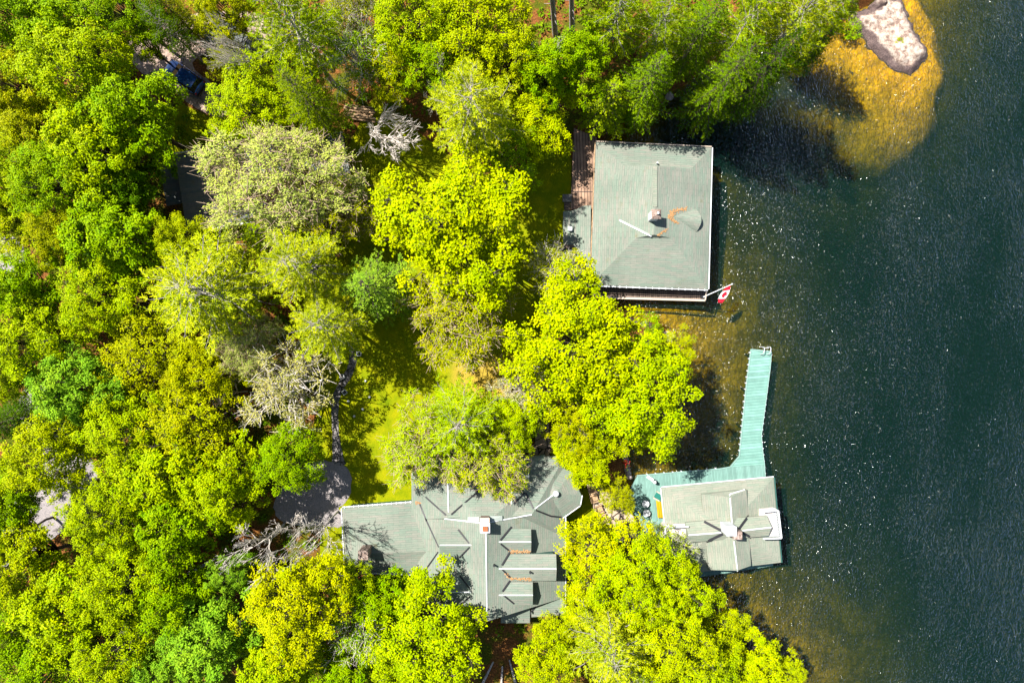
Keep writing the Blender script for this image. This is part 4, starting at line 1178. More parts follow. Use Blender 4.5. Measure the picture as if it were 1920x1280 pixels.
# leaf colours
YG = (.315, .385, .0); LG = (.285, .385, .0); FG = (.20, .33, .0); DG = (.08, .17, .0); OL = (.29, .325, .0); BG = (.19, .36, .012)
PY = (.39, .45, .006); PG = (.29, .40, .001); PD = (.17, .29, .001); PALE = (.35, .41, .07); GOLDC = (.35, .385, .0); TEAL = (.23, .38, .02)
TREES = [
# ---- top edge and upper left wood
('maple1', 40, 40, 85, 13, FG, 'green leafy tree filling the top left corner'),
('ash1', 25, 165, 75, 13, GOLDC, 'yellow green tree at the left edge, just under the top corner tree'),
('oak1', 130, 60, 75, 12, FG, 'mid green tree next to the top left corner tree'),
('maple2', 160, 142, 90, 15, LG, 'large bright green tree, second in from the left edge near the top'),
('ash2', 80, 250, 70, 11, OL, 'olive tree below the yellow green one at the left edge'),
('oak2', 258, 226, 80, 14, FG, 'green star-leaved tree whose crown reaches right up to the blue car'),
('oak3', 190, 270, 88, 14, LG, 'broad green tree left of the cabin with the dark roof'),
('ash3', 240, 25, 65, 12, FG, 'green tree at the top edge above the pinkish gravel'),
('pine1', 322, 62, 40, 13, PD, 'dark pine between the pinkish gravel and the small grey shed roof'),
('hemlock1', 315, 15, 42, 13, OL, 'olive hemlock at the top edge right of the gravel clearing'),
('ash1', 425, 25, 60, 11, OL, 'olive tree at the top edge above the small grey shed'),
('birch1', 428, 124, 32, 8, OL, 'small yellow-olive tree growing over the tail of the blue car'),
('ash2', 472, 200, 76, 10, LG, 'yellow green tree right of the blue car'),
('pine2', 565, 70, 88, 20, LG, 'tall bright pine right of the small shed near the top'),
('hemlock2', 575, 185, 62, 17, LG, 'tall light green pine above the pale sparse tree'),
('thin1', 675, 110, 66, 11, FG, 'thin tree with grey twigs between tall pine and olive wood'),
('thin2', 665, 25, 55, 12, OL, 'thin twiggy tree at the top edge left of centre'),
('ash3', 770, 45, 75, 13, LG, 'yellow green tree at the top edge, left of the two bare trunks'),
('birch2', 745, 135, 60, 10, OL, 'olive tree beside the brown leaf litter gap'),
('birch3', 815, 120, 62, 11, FG, 'mid green tree with a small dead top poking through its left'),
('maple3', 895, 50, 88, 13, YG, 'bright yellow green tree at the top edge, centre'),
('birch1', 960, 110, 62, 12, YG, 'yellow green tree right below the brightest top edge tree'),
('oak1', 1020, 140, 58, 11, FG, 'green tree just under the two bare trunks at the top edge'),
('pine3', 885, 222, 98, 18, PY, 'big feathery yellow green pine left of the boathouse deck'),
('maple1', 1002, 225, 74, 8, YG, 'bright round tree between the feathery pine and the wooden deck'),
('birch2', 950, 290, 58, 9, FG, 'mid green tree below the feathery pine'),
('oak2', 1085, 115, 55, 12, FG, 'green tree with dark gaps right of the bare trunks'),
('pine1', 1150, 50, 62, 17, PG, 'light green pine at the top edge right of the two bare trunks'),
('hemlock3', 1140, 186, 62, 9, PG, 'green hemlock above the wooden boathouse deck'),
('hemlock1', 1215, 150, 66, 15, PD, 'dark hemlock overhanging the shore north of the big boathouse'),
('pine2', 1235, 55, 62, 18, PG, 'yellow green pine at the top edge above the dark shore hemlock'),
('hemlock2', 1310, 62, 66, 15, PD, 'dark green hemlock at the top edge above the little cove'),
('hemlock3', 1372, 138, 62, 20, PD, 'dark hemlock hanging over the cove between boathouse and rock'),
('pine3', 1400, 45, 66, 21, PG, 'green pine at the top edge over the cove hemlock'),
('pine1', 1480, 55, 78, 23, PY, 'bright pine with drooping yellow green tips over the cove'),
('hemlock1', 1440, 124, 56, 20, DG, 'low dark hemlock at the water under the bright pine tips'),
('pine2', 1555, 20, 56, 15, LG, 'pine at the top edge reaching toward the bare rock'),
('hemlock2', 1540, 70, 40, 9, DG, 'small dark hemlock on the amber shallows side of the bright pine'),
# ---- left wood, middle
('maple3', 35, 330, 72, 12, LG, 'bright green tree at the left edge, a third of the way down'),
('ash1', 115, 350, 75, 13, FG, 'green tree two crowns left of the dark cabin roof'),
('oak3', 246, 345, 55, 11, DG, 'dark green tree at the left end of the cabin roof'),
('birch3', 55, 440, 62, 10, YG, 'yellow tree at the left edge above the glimpse of grey road'),
('ash2', 130, 440, 62, 12, OL, 'olive tree right of the glimpse of grey road'),
('oak1', 222, 450, 85, 13, FG, 'large mid green tree below the cabin roof, left'),
('maple2', 358, 458, 52, 11, YG, 'bright lime tree at the lower left corner of the cabin roof'),
('pine1', 405, 545, 122, 17, PY, 'large pale pine with star-shaped grey branches below the cabin'),
('pine3', 575, 500, 88, 16, PY, 'yellow green pine between the pale sparse tree and the lawn'),
('pine2', 620, 610, 78, 15, PY, 'yellow pine whose lower tips hang over the flagstone path'),
('hemlock3', 700, 540, 78, 13, TEAL, 'blue-green tree with flat sprays at the lawn edge'),
('hemlock1', 500, 440, 62, 10, LG, 'light green conifer tucked under the pale sparse tree'),
('larch1', 526, 350, 146, 13, PALE, 'big pale sparse tree with pinkish twigs spreading over the cabin roof'),
('olive2', 620, 400, 78, 9, OL, 'twiggy dark tree at the lower right of the big pale sparse tree'),
('maple1', 862, 430, 138, 15, YG, 'largest round bright lime tree in the middle of the lawn'),
('olive3', 862, 590, 92, 11, OL, 'olive tree with reddish twigs below the big lime tree'),
('birch1', 990, 385, 0, 0, None, None),
('thin3', 1040, 505, 50, 8, OL, 'small sparse tree with white branches by the big boathouse side roof'),
('ash3', 200, 565, 78, 12, LG, 'light green tree left of the star-branched pine'),
('oak2', 60, 545, 66, 12, FG, 'green tree at the left edge, halfway down, above a round leafy one'),
('maple3', 70, 640, 82, 13, LG, 'round light green tree at the left edge, halfway down'),
('oak3', 150, 730, 76, 13, BG, 'blue-green big-leaved tree in the left wood'),
('birch2', 275, 660, 84, 11, OL, 'olive gold tree in the left wood, right of the blue-green one'),
('ash1', 375, 700, 66, 10, OL, 'olive tree next to the patch of orange leaf litter'),
('hemlock2', 25, 790, 60, 10, DG, 'dark green tree at the left edge, below the round light green one'),
('larch3', 470, 650, 62, 10, PALE, 'pale green tree with grey twigs under the star-branched pine'),
('thin1', 540, 720, 84, 10, (.30, .29, .07), 'pinkish grey twiggy tree with yellow tips by the flagstone path'),
('maple2', 105, 850, 76, 13, YG, 'bright lime tree just above the pale gravel patch in the left wood'),
('ash2', 240, 800, 82, 12, LG, 'yellow green tree in the left wood, above the olive gold pair'),
('birch3', 370, 800, 84, 12, OL, 'olive gold tree left of the bright green tree by the gravel yard'),
('oak1', 330, 880, 84, 12, LG, 'green tree between the gravel patch and the gravel yard'),
('oak2', 430, 905, 68, 12, LG, 'yellow green star-leaved tree left of the gravel yard'),
('maple3', 545, 860, 60, 11, FG, 'fresh green round tree overhanging the gravel yard'),
('oak3', 22, 925, 62, 11, FG, 'dark tree at the left edge beside the lower bend of the road'),
('thin2', 640, 655, 0, 0, None, None),
# ---- shore trees, centre right
('maple2', 1085, 650, 122, 14, YG, 'wide bright lime tree south of the big boathouse'),
('maple3', 1200, 740, 100, 13, LG, 'bright green tree leaning over the water between the boathouses'),
('birch1', 1262, 665, 46, 8, GOLDC, 'small golden tree at the waterline south of the big boathouse'),
('birch2', 1215, 812, 40, 5, YG, 'small lime tree over the brown shallows'),
('maple1', 1100, 845, 64, 6, YG, 'bright lime tree next to the corner pavilion of the cottage'),
('birch3', 1075, 770, 62, 9, OL, 'olive tree inland of the green tree leaning over the water'),
('thin3', 985, 730, 48, 8, (.33, .32, .12), 'small whitish twiggy tree right of the golden lawn patch'),
('pine3', 868, 790, 88, 12, PG, 'dark-hearted spruce with radiating branches just north of the cottage'),
('olive1', 800, 838, 78, 9, LG, 'olive twiggy tree over the cottage north west gable'),
('olive2', 915, 855, 76, 9, YG, 'olive twiggy tree over the middle of the cottage north roof'),
('ash3', 960, 790, 56, 9, LG, 'olive tree between the spruce and the pale garden path'),
('birch2', 1160, 930, 31, 4.5, OL, 'small thin tree with lacy shadow at the landward edge of the turquoise terrace'),
# ---- bottom
('birch2', 276, 84, 34, 9, LG, 'small bright tree shading the pinkish gravel ahead of the blue car'),
('oak1', 2, 395, 46, 11, LG, 'green tree at the left edge just above the glimpse of grey road'),
('maple2', 20, 1000, 52, 10, FG, 'green tree at the left edge covering the lower road bend'),
('ash3', 12, 700, 55, 12, LG, 'green tree at the left edge, just above the dark green one'),
('maple1', 45, 1060, 78, 13, YG, 'lime tree at the left edge just below the road bend'),
('ash1', 215, 960, 72, 13, LG, 'yellow green tree right below the pale gravel patch'),
('oak3', 130, 1130, 88, 14, LG, 'large light green tree near the lower left corner'),
('ash2', 245, 1080, 84, 14, LG, 'light green tree right of the large lower left one'),
('oak1', 335, 990, 72, 12, FG, 'green tree left of the three bare trees'),
('maple2', 30, 1180, 62, 12, FG, 'mid green tree at the left edge near the bottom'),
('maple3', 100, 1250, 82, 13, FG, 'green tree at the bottom edge, nearest the lower left corner'),
('ash3', 225, 1205, 76, 13, LG, 'yellow green tree at the bottom edge, second from the lower left corner'),
('oak2', 340, 1110, 70, 13, FG, 'green tree below the bare trees, left'),
('oak3', 400, 1180, 82, 13, BG, 'blue-green tree at the bottom, left of the olive gold crown'),
('maple1', 310, 1260, 66, 12, BG, 'blue-green tree at the bottom edge left of centre'),
('ash1', 435, 1075, 42, 10, BG, 'small blue-green tree right under the bare trees'),
('ash2', 565, 1130, 96, 14, GOLDC, 'broad golden green tree below the west wing of the cottage'),
('oak1', 530, 1245, 74, 12, LG, 'light green tree at the bottom edge under the golden green tree'),
('birch2', 655, 1085, 46, 10, LG, 'small tree touching the lower left corner of the west wing roof'),
('thin2', 675, 1180, 64, 10, FG, 'thin pale-twigged tree left of the big lime tree by the cottage'),
('maple2', 806, 1190, 104, 12, LG, 'big lime tree shading the south west roof of the cottage'),
('oak2', 650, 1255, 58, 10, FG, 'dark green tree at the bottom edge under the thin pale-twigged tree'),
('maple3', 770, 1262, 66, 11, LG, 'lime tree at the bottom edge left of the bare brown slope'),
('birch3', 1122, 1035, 78, 10, GOLDC, 'golden tree covering the east eave of the cottage'),
('ash3', 1180, 1080, 80, 13, LG, 'light green tree between the cottage and the pale green boathouse'),
('birch1', 1112, 1128, 58, 10, YG, 'lime tree at the south east corner of the cottage'),
('thin3', 1252, 1042, 46, 9, LG, 'sparse tree with white branches over the terrace by the pale green boathouse'),
('ash1', 1255, 1100, 76, 12, LG, 'lime tree left of the water, below the pale green boathouse'),
('pine1', 1135, 1190, 98, 15, PY, 'pale feathery pine at the bottom, right of the brown slope'),
('ash2', 1250, 1190, 82, 13, YG, 'lime tree right of the pale feathery pine'),
('maple1', 1030, 1230, 62, 11, YG, 'yellow green tree right of the bare brown slope at the bottom edge'),
('birch2', 1045, 1190, 40, 8, YG, 'small lime tree just below the lower roofs of the cottage'),
('maple2', 1350, 1215, 60, 9, YG, 'lime tree at the water near the bottom edge'),
('pine2', 1190, 1265, 64, 13, LG, 'light green pine at the bottom edge below the lime trees'),
('maple3', 1320, 1270, 66, 10, LG, 'lime tree on the bottom edge at the shore'),
('oak1', 1420, 1255, 62, 8, YG, 'last but one lime tree along the bottom shore'),
('maple1', 1485, 1275, 36, 6, YG, 'rightmost small lime tree at the bottom edge by the water'),
('oak2', 712, 1128, 58, 9, FG, 'green tree along the south eave of the west wing'),
# ---- bare trees
('bend1', 462, 82, 74, 13, None, 'dead tree with pale branches bent over the small grey shed'),
('dead1', 690, 235, 80, 10, None, 'dead grey tree with drooping branches beside the wood pile'),
('bare1', 470, 1032, 72, 14, None, 'leftmost of the leafless white trees below the gravel yard'),
('bare2', 535, 1020, 54, 14, None, 'middle one of the leafless white trees below the gravel yard'),
('bare3', 585, 1005, 68, 14, None, 'rightmost of the leafless white trees beside the west wing'),
('bare2', 838, 130, 46, 12, None, 'small dead treetop in the olive wood above the feathery pine'),
('bare1', 822, 175, 32, 11, None, 'grey dead branch tip just left of the feathery pine'),
('bare3', 1030, 105, 36, 12, None, 'small leafless top just below the two bare trunks at the top edge'),
('bare3', 700, 1215, 42, 11, None, 'grey leafless sapling in the thin wood at the bottom'),
('bend1', 118, 965, 36, 6, None, 'low dead branches hanging over the lower road bend'),
('bare1', 425, 740, 34, 8, None, 'grey dead branches beside the orange leaf litter'),
# ---- shrubs
('shrub1', 1615, 38, 17, 1.6, FG, 'dark green bush on the upper left of the bare rock'),
('shrub2', 1708, 60, 9, 1.0, YG, 'small bright plant in a crack on the right of the rock'),
('shrub2', 1255, 600, 0, 0, None, None),
('shrub3', 1228, 610, 18, 2.2, FG, 'green bush between the stone slab and the lime tree at the waterline'),
('shrub1', 1128, 1005, 22, 2, LG, 'bush at the lower end of the pale patio'),
]
for kd, px, py, r, h, colr, lab in TREES:
    if not r: continue
    if kd == 'larch1': tree(kd, px, py, r, h, colr, lab, rot=0.15, asp=.76)
    else: tree(kd, px, py, r, h, colr, lab)
# two tall trunks seen through a gap at the top edge
for i, (bx, by, lab, w_) in enumerate(((1041, 66, 'thicker of the two bare pine trunks crossing a dark gap at the top edge', .30), (1073, 60, 'thinner right hand one of the two bare pine trunks at the top edge', .22))):
    rg = np.random.default_rng(70 + i); cr, tr, zc = conifer(650 + i, 4.2, 21, whorls=8, arms=6, tuft=.36, droop=.1, blade=.055, bark='grey_bark', start=.68, taper=.6)
    b0 = P(bx, by, GZ); t = bpy.data.objects.new('pine_tree', None); COL.objects.link(t); t.location = b0; t.rotation_euler = (math.radians(-7), math.radians(-6), 0)
    tag(t, lab, 'tree', GROUPS['pine'])
    o = bpy.data.objects.new('crown', cr); COL.objects.link(o); o.parent = t; o.color = (*PG, 1)
    rr0 = np.random.default_rng(5); sg = [((0, 0, -.3), (0, 0, 14), w_, w_ * .5)]
    for k in range(9):
        z = 3 + k * 1.2; a = rr0.uniform(0, 6.28); sg.append(((0, 0, z), (math.cos(a) * .8, math.sin(a) * .8, z + .15), .04, .015))
    o = bpy.data.objects.new('lower_trunk', tubes_mesh('lower_trunk', sg, M['grey_bark'], 8)); COL.objects.link(o); o.parent = t
    o = bpy.data.objects.new('upper_trunk', tr); COL.objects.link(o); o.parent = t

# ---------------------------------------------------------------- cabin under the pale tree
CB = thing('cabin', 'dark-roofed cabin mostly hidden under the big pale sparse tree', 'cabin', tuple(P(500, 340, GZ)))
R = MB(); e_ = 4.4
ridge_roof(R, P(350, 432, e_), P(668, 388, e_), P(642, 250, e_), P(327, 290, e_), P(339, 360, 5.5), P(655, 318, 5.5))
R.build('roof', M['shingle_grey'], CB)
cc = (P(350, 432, e_) + P(668, 388, e_) + P(642, 250, e_) + P(327, 290, e_)) / 4
wall_under(CB, [tuple(cc.lerp(p, .93))[:2] for p in (P(350, 432, e_), P(668, 388, e_), P(642, 250, e_), P(327, 290, e_))], GZ - .2, e_ - .1, M['brown_wall'])
mb = MB(); mb.prism([tuple(P(x, y, 3.4))[:2] for x, y in ((297, 297), (327, 291), (342, 380), (312, 386))], 3.2, 3.4); mb.build('porch_roof', M['shingle_grey'], CB)
mb = MB(); mb.bar(P(327, 288, e_), P(642, 248, e_), .12, .16); mb.build('gutter', M['white'], CB)
mb = MB(); mb.bar(P(350, 434, e_), P(669, 390, e_), .14, .18); mb.build('gutter', M['white'], CB)
mb = MB(); mb.prism([tuple(P(x, y, 3.9))[:2] for x, y in ((640, 356), (664, 352), (671, 388), (644, 392))], 3.7, 3.9); mb.build('porch_roof', M['membrane'], CB)
mb = MB()
for x, y in ((300, 300), (315, 382)): p = P(x, y, 2.6); mb = MB(); mb.box((p.x, p.y, 2.6), (.12, .12, 1.3)); mb.build('post', M['brown_wall'], CB)

SH = thing('shed', 'small grey-green shed roof under the pale bent dead branches near the top left', 'shed', tuple(P(420, 75, GZ)))
R = MB(); z_ = 4.0
ridge_roof(R, P(376, 72, z_), P(468, 118, z_), P(492, 72, z_), P(400, 30, z_), P(387, 52, 4.7), P(480, 95, 4.7))
R.build('roof', M['shingle_grey'], SH)
cc = (P(376, 72, z_) + P(468, 118, z_) + P(492, 72, z_) + P(400, 30, z_)) / 4
wall_under(SH, [tuple(cc.lerp(p, .88))[:2] for p in (P(376, 72, z_), P(468, 118, z_), P(492, 72, z_), P(400, 30, z_))], GZ - .2, z_ - .1, M['brown_wall'])
mb = MB(); p = P(380, 71, 4.05); mb.disc((p.x, p.y), .3, 4.0, 4.22, 9, .1); tag(mb.build('leaf_clump', M['needles']), 'clump of orange leaves lying on the corner of the small shed roof', 'leaves')

# ---------------------------------------------------------------- blue car
def car():
    T = thing('parked_car', 'blue hatchback parked half under the trees on the pinkish gravel', 'car', tuple(P(342, 142, GZ)))
    paint = mat('blue_car_paint', (0.010, 0.09, 0.34), 0.22, 0.35, 0.6)
    paint.node_tree.nodes['Principled BSDF'].inputs['Coat Weight'].default_value = 1.0
    N = NT(paint); N.l(N.mix(1.0, (0.012, 0.11, 0.42), N.ramp(N.noise(N.coord(), 5, 4), [(0.35, (.55,) * 3), (.65, (1.2,) * 3)]), 'MULTIPLY'), N.b.inputs['Base Color'])
    black = mat('car_black', (0.012, 0.012, 0.014), 0.35, spec=.4); tyre = mat('tyre', (0.02, 0.02, 0.02), 0.9)
    glass = mat('car_glass', (0.015, 0.02, 0.02), 0.05, spec=.7)
    ang = math.atan2(21, -30); o = P(342, 142, GZ + 1.0)
    ca, sa = math.cos(ang), math.sin(ang); ox, oy = o.x, o.y; gz = GZ + .03
    def W_(x, y, z): return (ox + x * ca - y * sa, oy + x * sa + y * ca, gz + z)
    # body: lofted rings along the length (x forward)
    st = [(-2.12, .66, .32, .80), (-2.05, .84, .28, 1.0), (-1.7, .90, .22, 1.02), (-.9, .92, .2, 1.0), (.4, .92, .2, .98), (.95, .91, .2, .96), (1.5, .88, .22, .88), (1.95, .80, .28, .76), (2.12, .60, .34, .62)]
    rings = []
    for x, w, zb, zt_ in st:
        rings.append([W_(x, y, z) for y, z in ((-w * .9, zb), (-w, zb + .15), (-w, zt_ - .18), (-w * .93, zt_ - .03), (-w * .6, zt_ + .02), (0, zt_ + .05), (w * .6, zt_ + .02), (w * .93, zt_ - .03), (w, zt_ - .18), (w, zb + .15), (w * .9, zb))])
    mb = MB()
    for a, b in zip(rings, rings[1:]): mb.quadstrip(a, b)
    mb.face(*rings[0]); mb.face(*rings[-1][::-1])
    mb.build('body', paint, T, smooth=True, merge=True)
    # greenhouse and roof
    gs = [(-2.0, .74, .98), (-1.55, .66, 1.40), (.25, .64, 1.42), (1.02, .76, .98)]
    mb = MB(); low_ = [(-2.0, .80), (-1.55, .84), (.25, .84), (1.02, .80)]
    L_ = [[W_(x, -wl, .96), W_(x, -w, z), W_(x, w, z), W_(x, wl, .96)] for (x, w, z), (_, wl) in zip(gs, low_)]
    for a, b in zip(L_, L_[1:]): mb.quadstrip(a, b, closed=False)
    mb.build('windows', glass, T, merge=True)
    mb = MB(); rf = []
    for x, w, z in ((-1.60, .60, 1.41), (-1.3, .66, 1.46), (-.5, .68, 1.49), (.1, .66, 1.46), (.34, .60, 1.40)):
        rf.append([W_(x, -w, z - .03), W_(x, -w * .6, z), W_(x, 0, z + .015), W_(x, w * .6, z), W_(x, w, z - .03)])
    for a, b in zip(rf, rf[1:]): mb.quadstrip(a, b, closed=False)
    mb.build('roof_panel', paint, T, smooth=True, merge=True)
    for s in (-1, 1):
        mb = MB(); mb.tube(W_(1.02, s * .78, .97), W_(.28, s * .64, 1.42), .035, n=6); mb.tube(W_(-1.58, s * .64, 1.40), W_(-2.0, s * .74, .98), .045, n=6); mb.build('pillar', black, T)
        mb = MB(); c = W_(.78, s * 1.0, 1.0); mb.box(c, (.14, .22, .14), ang); mb.build('mirror', paint, T, bevel=.03)
        mb = MB(); mb.box(W_(1.93, s * .62, .66), (.22, .3, .13), ang); mb.build('headlight', M['glass'], T, bevel=.02)
        mb = MB(); mb.box(W_(-2.03, s * .72, .86), (.14, .2, .2), ang); mb.build('tail_light', mat('tail_red', (.35, .01, .01), .3), T, bevel=.02)
        for x in (-1.3, 1.32):
            mb = MB(); mb.tube(W_(x, s * .72, .32), W_(x, s * .92, .32), .33, n=20); w_ = mb.build('wheel', tyre, T)
            mb = MB(); mb.tube(W_(x, s * .90, .32), W_(x, s * .935, .32), .2, n=14); mb.build('rim', mat('rim', (.4, .4, .42), .3, .8), w_)
    mb = MB(); mb.box(W_(-2.08, 0, .5), (.16, 1.6, .28), ang); mb.build('bumper', black, T, bevel=.04)
    mb = MB(); mb.tube(W_(1.06, .35, .985), W_(.85, -.35, 1.10), .012, n=4); mb.build('wiper', black, T)
car()
mb = MB(); mb.bar(P(352, 178, GZ + .1), P(394, 193, GZ + .1), .14, .2); tag(mb.build('timber_edging', M['grey_wood']), 'dark timber edging beam along the gravel behind the blue car', 'edging')

# wood pile beside the dead grey tree
WP = thing('wood_pile', 'stack of pale split logs under the dead grey drooping branches', 'wood pile', tuple(P(672, 210, GZ)))
rg_ = random.Random(4)
for k in range(14):
    row = k // 5; y = 197 + (k % 5) * 5.5 + row * 2
    a = P(648 + rg_.uniform(-4, 4), y + rg_.uniform(-1, 1), GZ + .15 + row * .22); b = P(700 + rg_.uniform(-5, 5), y + 7 + rg_.uniform(-2, 2), GZ + .15 + row * .22)
    mb = MB(); mb.tube(a, b, .10, .09, n=7); mb.build('log', M['tan_wood'], WP)
mb = MB(); mb.tube(P(352, 1075, GZ + .3), P(408, 1044, GZ + .4), .16, .11, n=8); tag(mb.build('fallen_log', M['grey_bark'], merge=True), 'fallen trunk in the dark gap left of the leafless white trees', 'log')
for k, (x0, y0, x1, y1) in enumerate(((905, 1280, 925, 1240), (940, 1285, 942, 1248), (968, 1285, 955, 1236))):
    mb = MB(); mb.tube(P(x0, y0, GZ + .2), P(x1, y1, GZ + .25), .14, .08, n=8)
    tag(mb.build('fallen_log', M['grey_bark'], merge=True), ('left hand', 'middle', 'right hand')[k] + ' one of three logs on the bare brown slope at the bottom edge', 'log', 'logs on the bare brown slope')

# ---------------------------------------------------------------- rock point
def rock_mesh(name, poly, height, step, seed, label, material, cat='rock'):
    x0, y0 = poly.min(0) - .6; x1, y1 = poly.max(0) + .6
    xs_ = np.arange(x0, x1, step); ys_ = np.arange(y0, y1, step)
    def zf(X, Y):
        d = sdf(poly, X, Y) + .12 * wob(X, Y, 3.1, seed)
        z = -.45 + (height + .45) * smooth(-.8, 1.1, d) + .22 * wob(X, Y, 1.3, seed + 1) * smooth(0, 1, d) + .11 * wob(X, Y, 4.3, seed + 2) + .04 * wob(X, Y, 9.7, seed + 3)
        # fissures running down the slab
        u = (X * .55 + Y * .83) * 1.5 + .5 * wob(X, Y, 1.1, seed + 4)
        return z - .16 * np.exp(-((u - np.round(u)) / .07) ** 2) * smooth(.1, .8, d)
    me, V_ = grid_mesh(name, xs_, ys_, zf)
    d = sdf(poly, V_[:, 0], V_[:, 1]); add_attr(me, 'inset', smooth(0.05, 1.25, d + .3 * wob(V_[:, 0], V_[:, 1], 1.7, seed + 6)))
    import bmesh
    bm = bmesh.new(); bm.from_mesh(me); bm.verts.ensure_lookup_table()
    dead = [v for v in bm.verts if v.co.z < -.40 and d[v.index] < -.35]
    bmesh.ops.delete(bm, geom=dead, context='VERTS'); bm.to_mesh(me); bm.free()
    me.materials.append(material); me.shade_smooth()
    o = bpy.data.objects.new(name, me); COL.objects.link(o); return tag(o, label, cat)
def granite():
    m = mat('granite', rough=.85, spec=.2); N = NT(m); c = N.coord()
    n1 = N.noise(c, 1.4, 6, .7); n2 = N.noise(c, 9, 4, .7)
    col = N.ramp(n1, [(.30, (.10, .07, .065)), (.42, (.24, .165, .13)), (.50, (.42, .33, .27)), (.60, (.52, .44, .37)), (.75, (.56, .50, .43))])
    col = N.mix(.8, col, N.ramp(n2, [(.3, (.6,) * 3), (.65, (1.15,) * 3)]), 'MULTIPLY')
    ins = N.n('ShaderNodeAttribute', attribute_name='inset').outputs['Fac']
    dark = N.ramp(N.math('ADD', ins, N.math('MULTIPLY', N.math('SUBTRACT', n1, .5), .9)), [(.30, (0, 0, 0)), (.62, (1, 1, 1))])
    col = N.mix(dark, N.ramp(n2, [(.35, (.05, .035, .035)), (.65, (.17, .12, .11))]), col)
    v = N.n('ShaderNodeTexVoronoi', feature='DISTANCE_TO_EDGE'); v.inputs['Scale'].default_value = .55; dv_ = N.n('ShaderNodeVectorMath', operation='ADD'); nz_ = N.n('ShaderNodeTexNoise'); nz_.inputs['Scale'].default_value = 1.1; nz_.inputs['Detail'].default_value = 5; N.l(c, nz_.inputs['Vector']); N.l(N.mapping(c, (1, .5, 1), (0, 0, .5)), dv_.inputs[0]); N.l(nz_.outputs['Color'], dv_.inputs[1]); N.l(dv_.outputs[0], v.inputs['Vector'])
    col = N.mix(N.ramp(v.outputs['Distance'], [(.0, (.45, .45, .45)), (.02, (1, 1, 1))]), (.10, .07, .05), col)
    N.l(col, N.b.inputs['Base Color']); N.bump(N.math('ADD', n1, N.math('MULTIPLY', n2, .3)), .7, .12)
    return m
M['granite'] = granite()
rock_mesh('rock_outcrop', ROCK, .75, .12, 3, 'big bare pink and white granite slab sticking out into the lake', M['granite'])
rock_mesh('boulder', plan([(1641, 3), (1646, -8), (1672, -8), (1674, 6), (1664, 13), (1648, 14)], 1.0), 1.2, .12, 8, 'squarish pale boulder at the top edge on the granite slab', M['granite'], 'boulder')
def boulder(px, py, r, h, seed, label, cat='boulder', group=None, squash=1.0, material=None):
    import bmesh
    bm = bmesh.new(); bmesh.ops.create_icosphere(bm, subdivisions=3, radius=1)
    rg = np.random.default_rng(seed); dirs = unit(rg.normal(0, 1, (9, 3))); cut = rg.uniform(.6, .9, 9)
    g = P(px, py, GZ if h > 0 else 0); g.z = max(hz(g.x, g.y), -.05)
    for v in bm.verts:
        p = np.array(v.co)
        for dd, cc in zip(dirs, cut):
            s_ = p.dot(dd)
            if s_ > cc: p = p - dd * (s_ - cc) * .85
        v.co = Vector((g.x + p[0] * r, g.y + p[1] * r * squash, g.z + p[2] * abs(h) + abs(h) * .2))
    me = bpy.data.meshes.new('boulder'); bm.to_mesh(me); bm.free(); me.materials.append(material or M['pale_stone'])
    o = bpy.data.objects.new('boulder', me); COL.objects.link(o); return tag(o, label, cat, group)
M['pale_stone'] = speckled('pale_stone', [(.3, (.22, .18, .16)), (.5, (.42, .34, .30)), (.7, (.55, .47, .42))], 4, .9, .6)
boulder(1043, 461, .62, .5, 1, 'whitish boulder at the lower left corner of the big boathouse side roof')
# slabs at the water below the boathouse
mb = MB(); mb.prism([tuple(P(x, y, .6))[:2] for x, y in ((1238, 622), (1257, 620), (1262, 642), (1240, 645))], -.3, .6); tag(mb.build('stone_slab', M['pale_stone'], bevel=.08), 'flat pink grey slab at the waterline below the big boathouse', 'slab')
mb = MB(); mb.prism([tuple(P(x, y, 2.2))[:2] for x, y in ((1001, 660), (1017, 664), (1015, 686), (1002, 684))], 1.9, 2.35); tag(mb.build('stone_slab', M['flag_patio'], bevel=.05), 'pale stone slab glimpsed through the wide lime tree', 'slab')
for k, (px, py, r_, lab) in enumerate(((1196, 604, .5, 'leftmost of the shore stones below the big boathouse'), (1212, 608, .5, 'shore stone next to the flat pink grey slab, on its left'),
                         (1268, 628, .35, 'small shore stone right of the flat pink grey slab'), (1262, 168, .5, 'stone at the dark waterline under the hemlocks'))):
    boulder(px, py, r_, .3, 20 + k, lab)
# retaining wall: a row of stones by the turquoise terrace
RW = thing('retaining_wall', 'low wall of rounded stones between the shallows and the house garden', 'wall', tuple(P(1176, 860, .5)))
pts = [(1172, 812), (1170, 830), (1171, 846), (1174, 860), (1177, 874), (1180, 888), (1183, 902)]
for i in range(24):
    u = i / 23 * (len(pts) - 1); a = int(min(u, len(pts) - 2)); x = pts[a][0] + (pts[a + 1][0] - pts[a][0]) * (u - a); y = pts[a][1] + (pts[a + 1][1] - pts[a][1]) * (u - a)
    o = boulder(x + (i % 2) * 3, y, .32, .5, 50 + i, None, None, material=M['pale_stone']); o.name = 'stone'; o.location.z -= 0.0
    for key in ('label', 'category', 'group'):
        if key in o: del o[key]
    attach(o, RW)
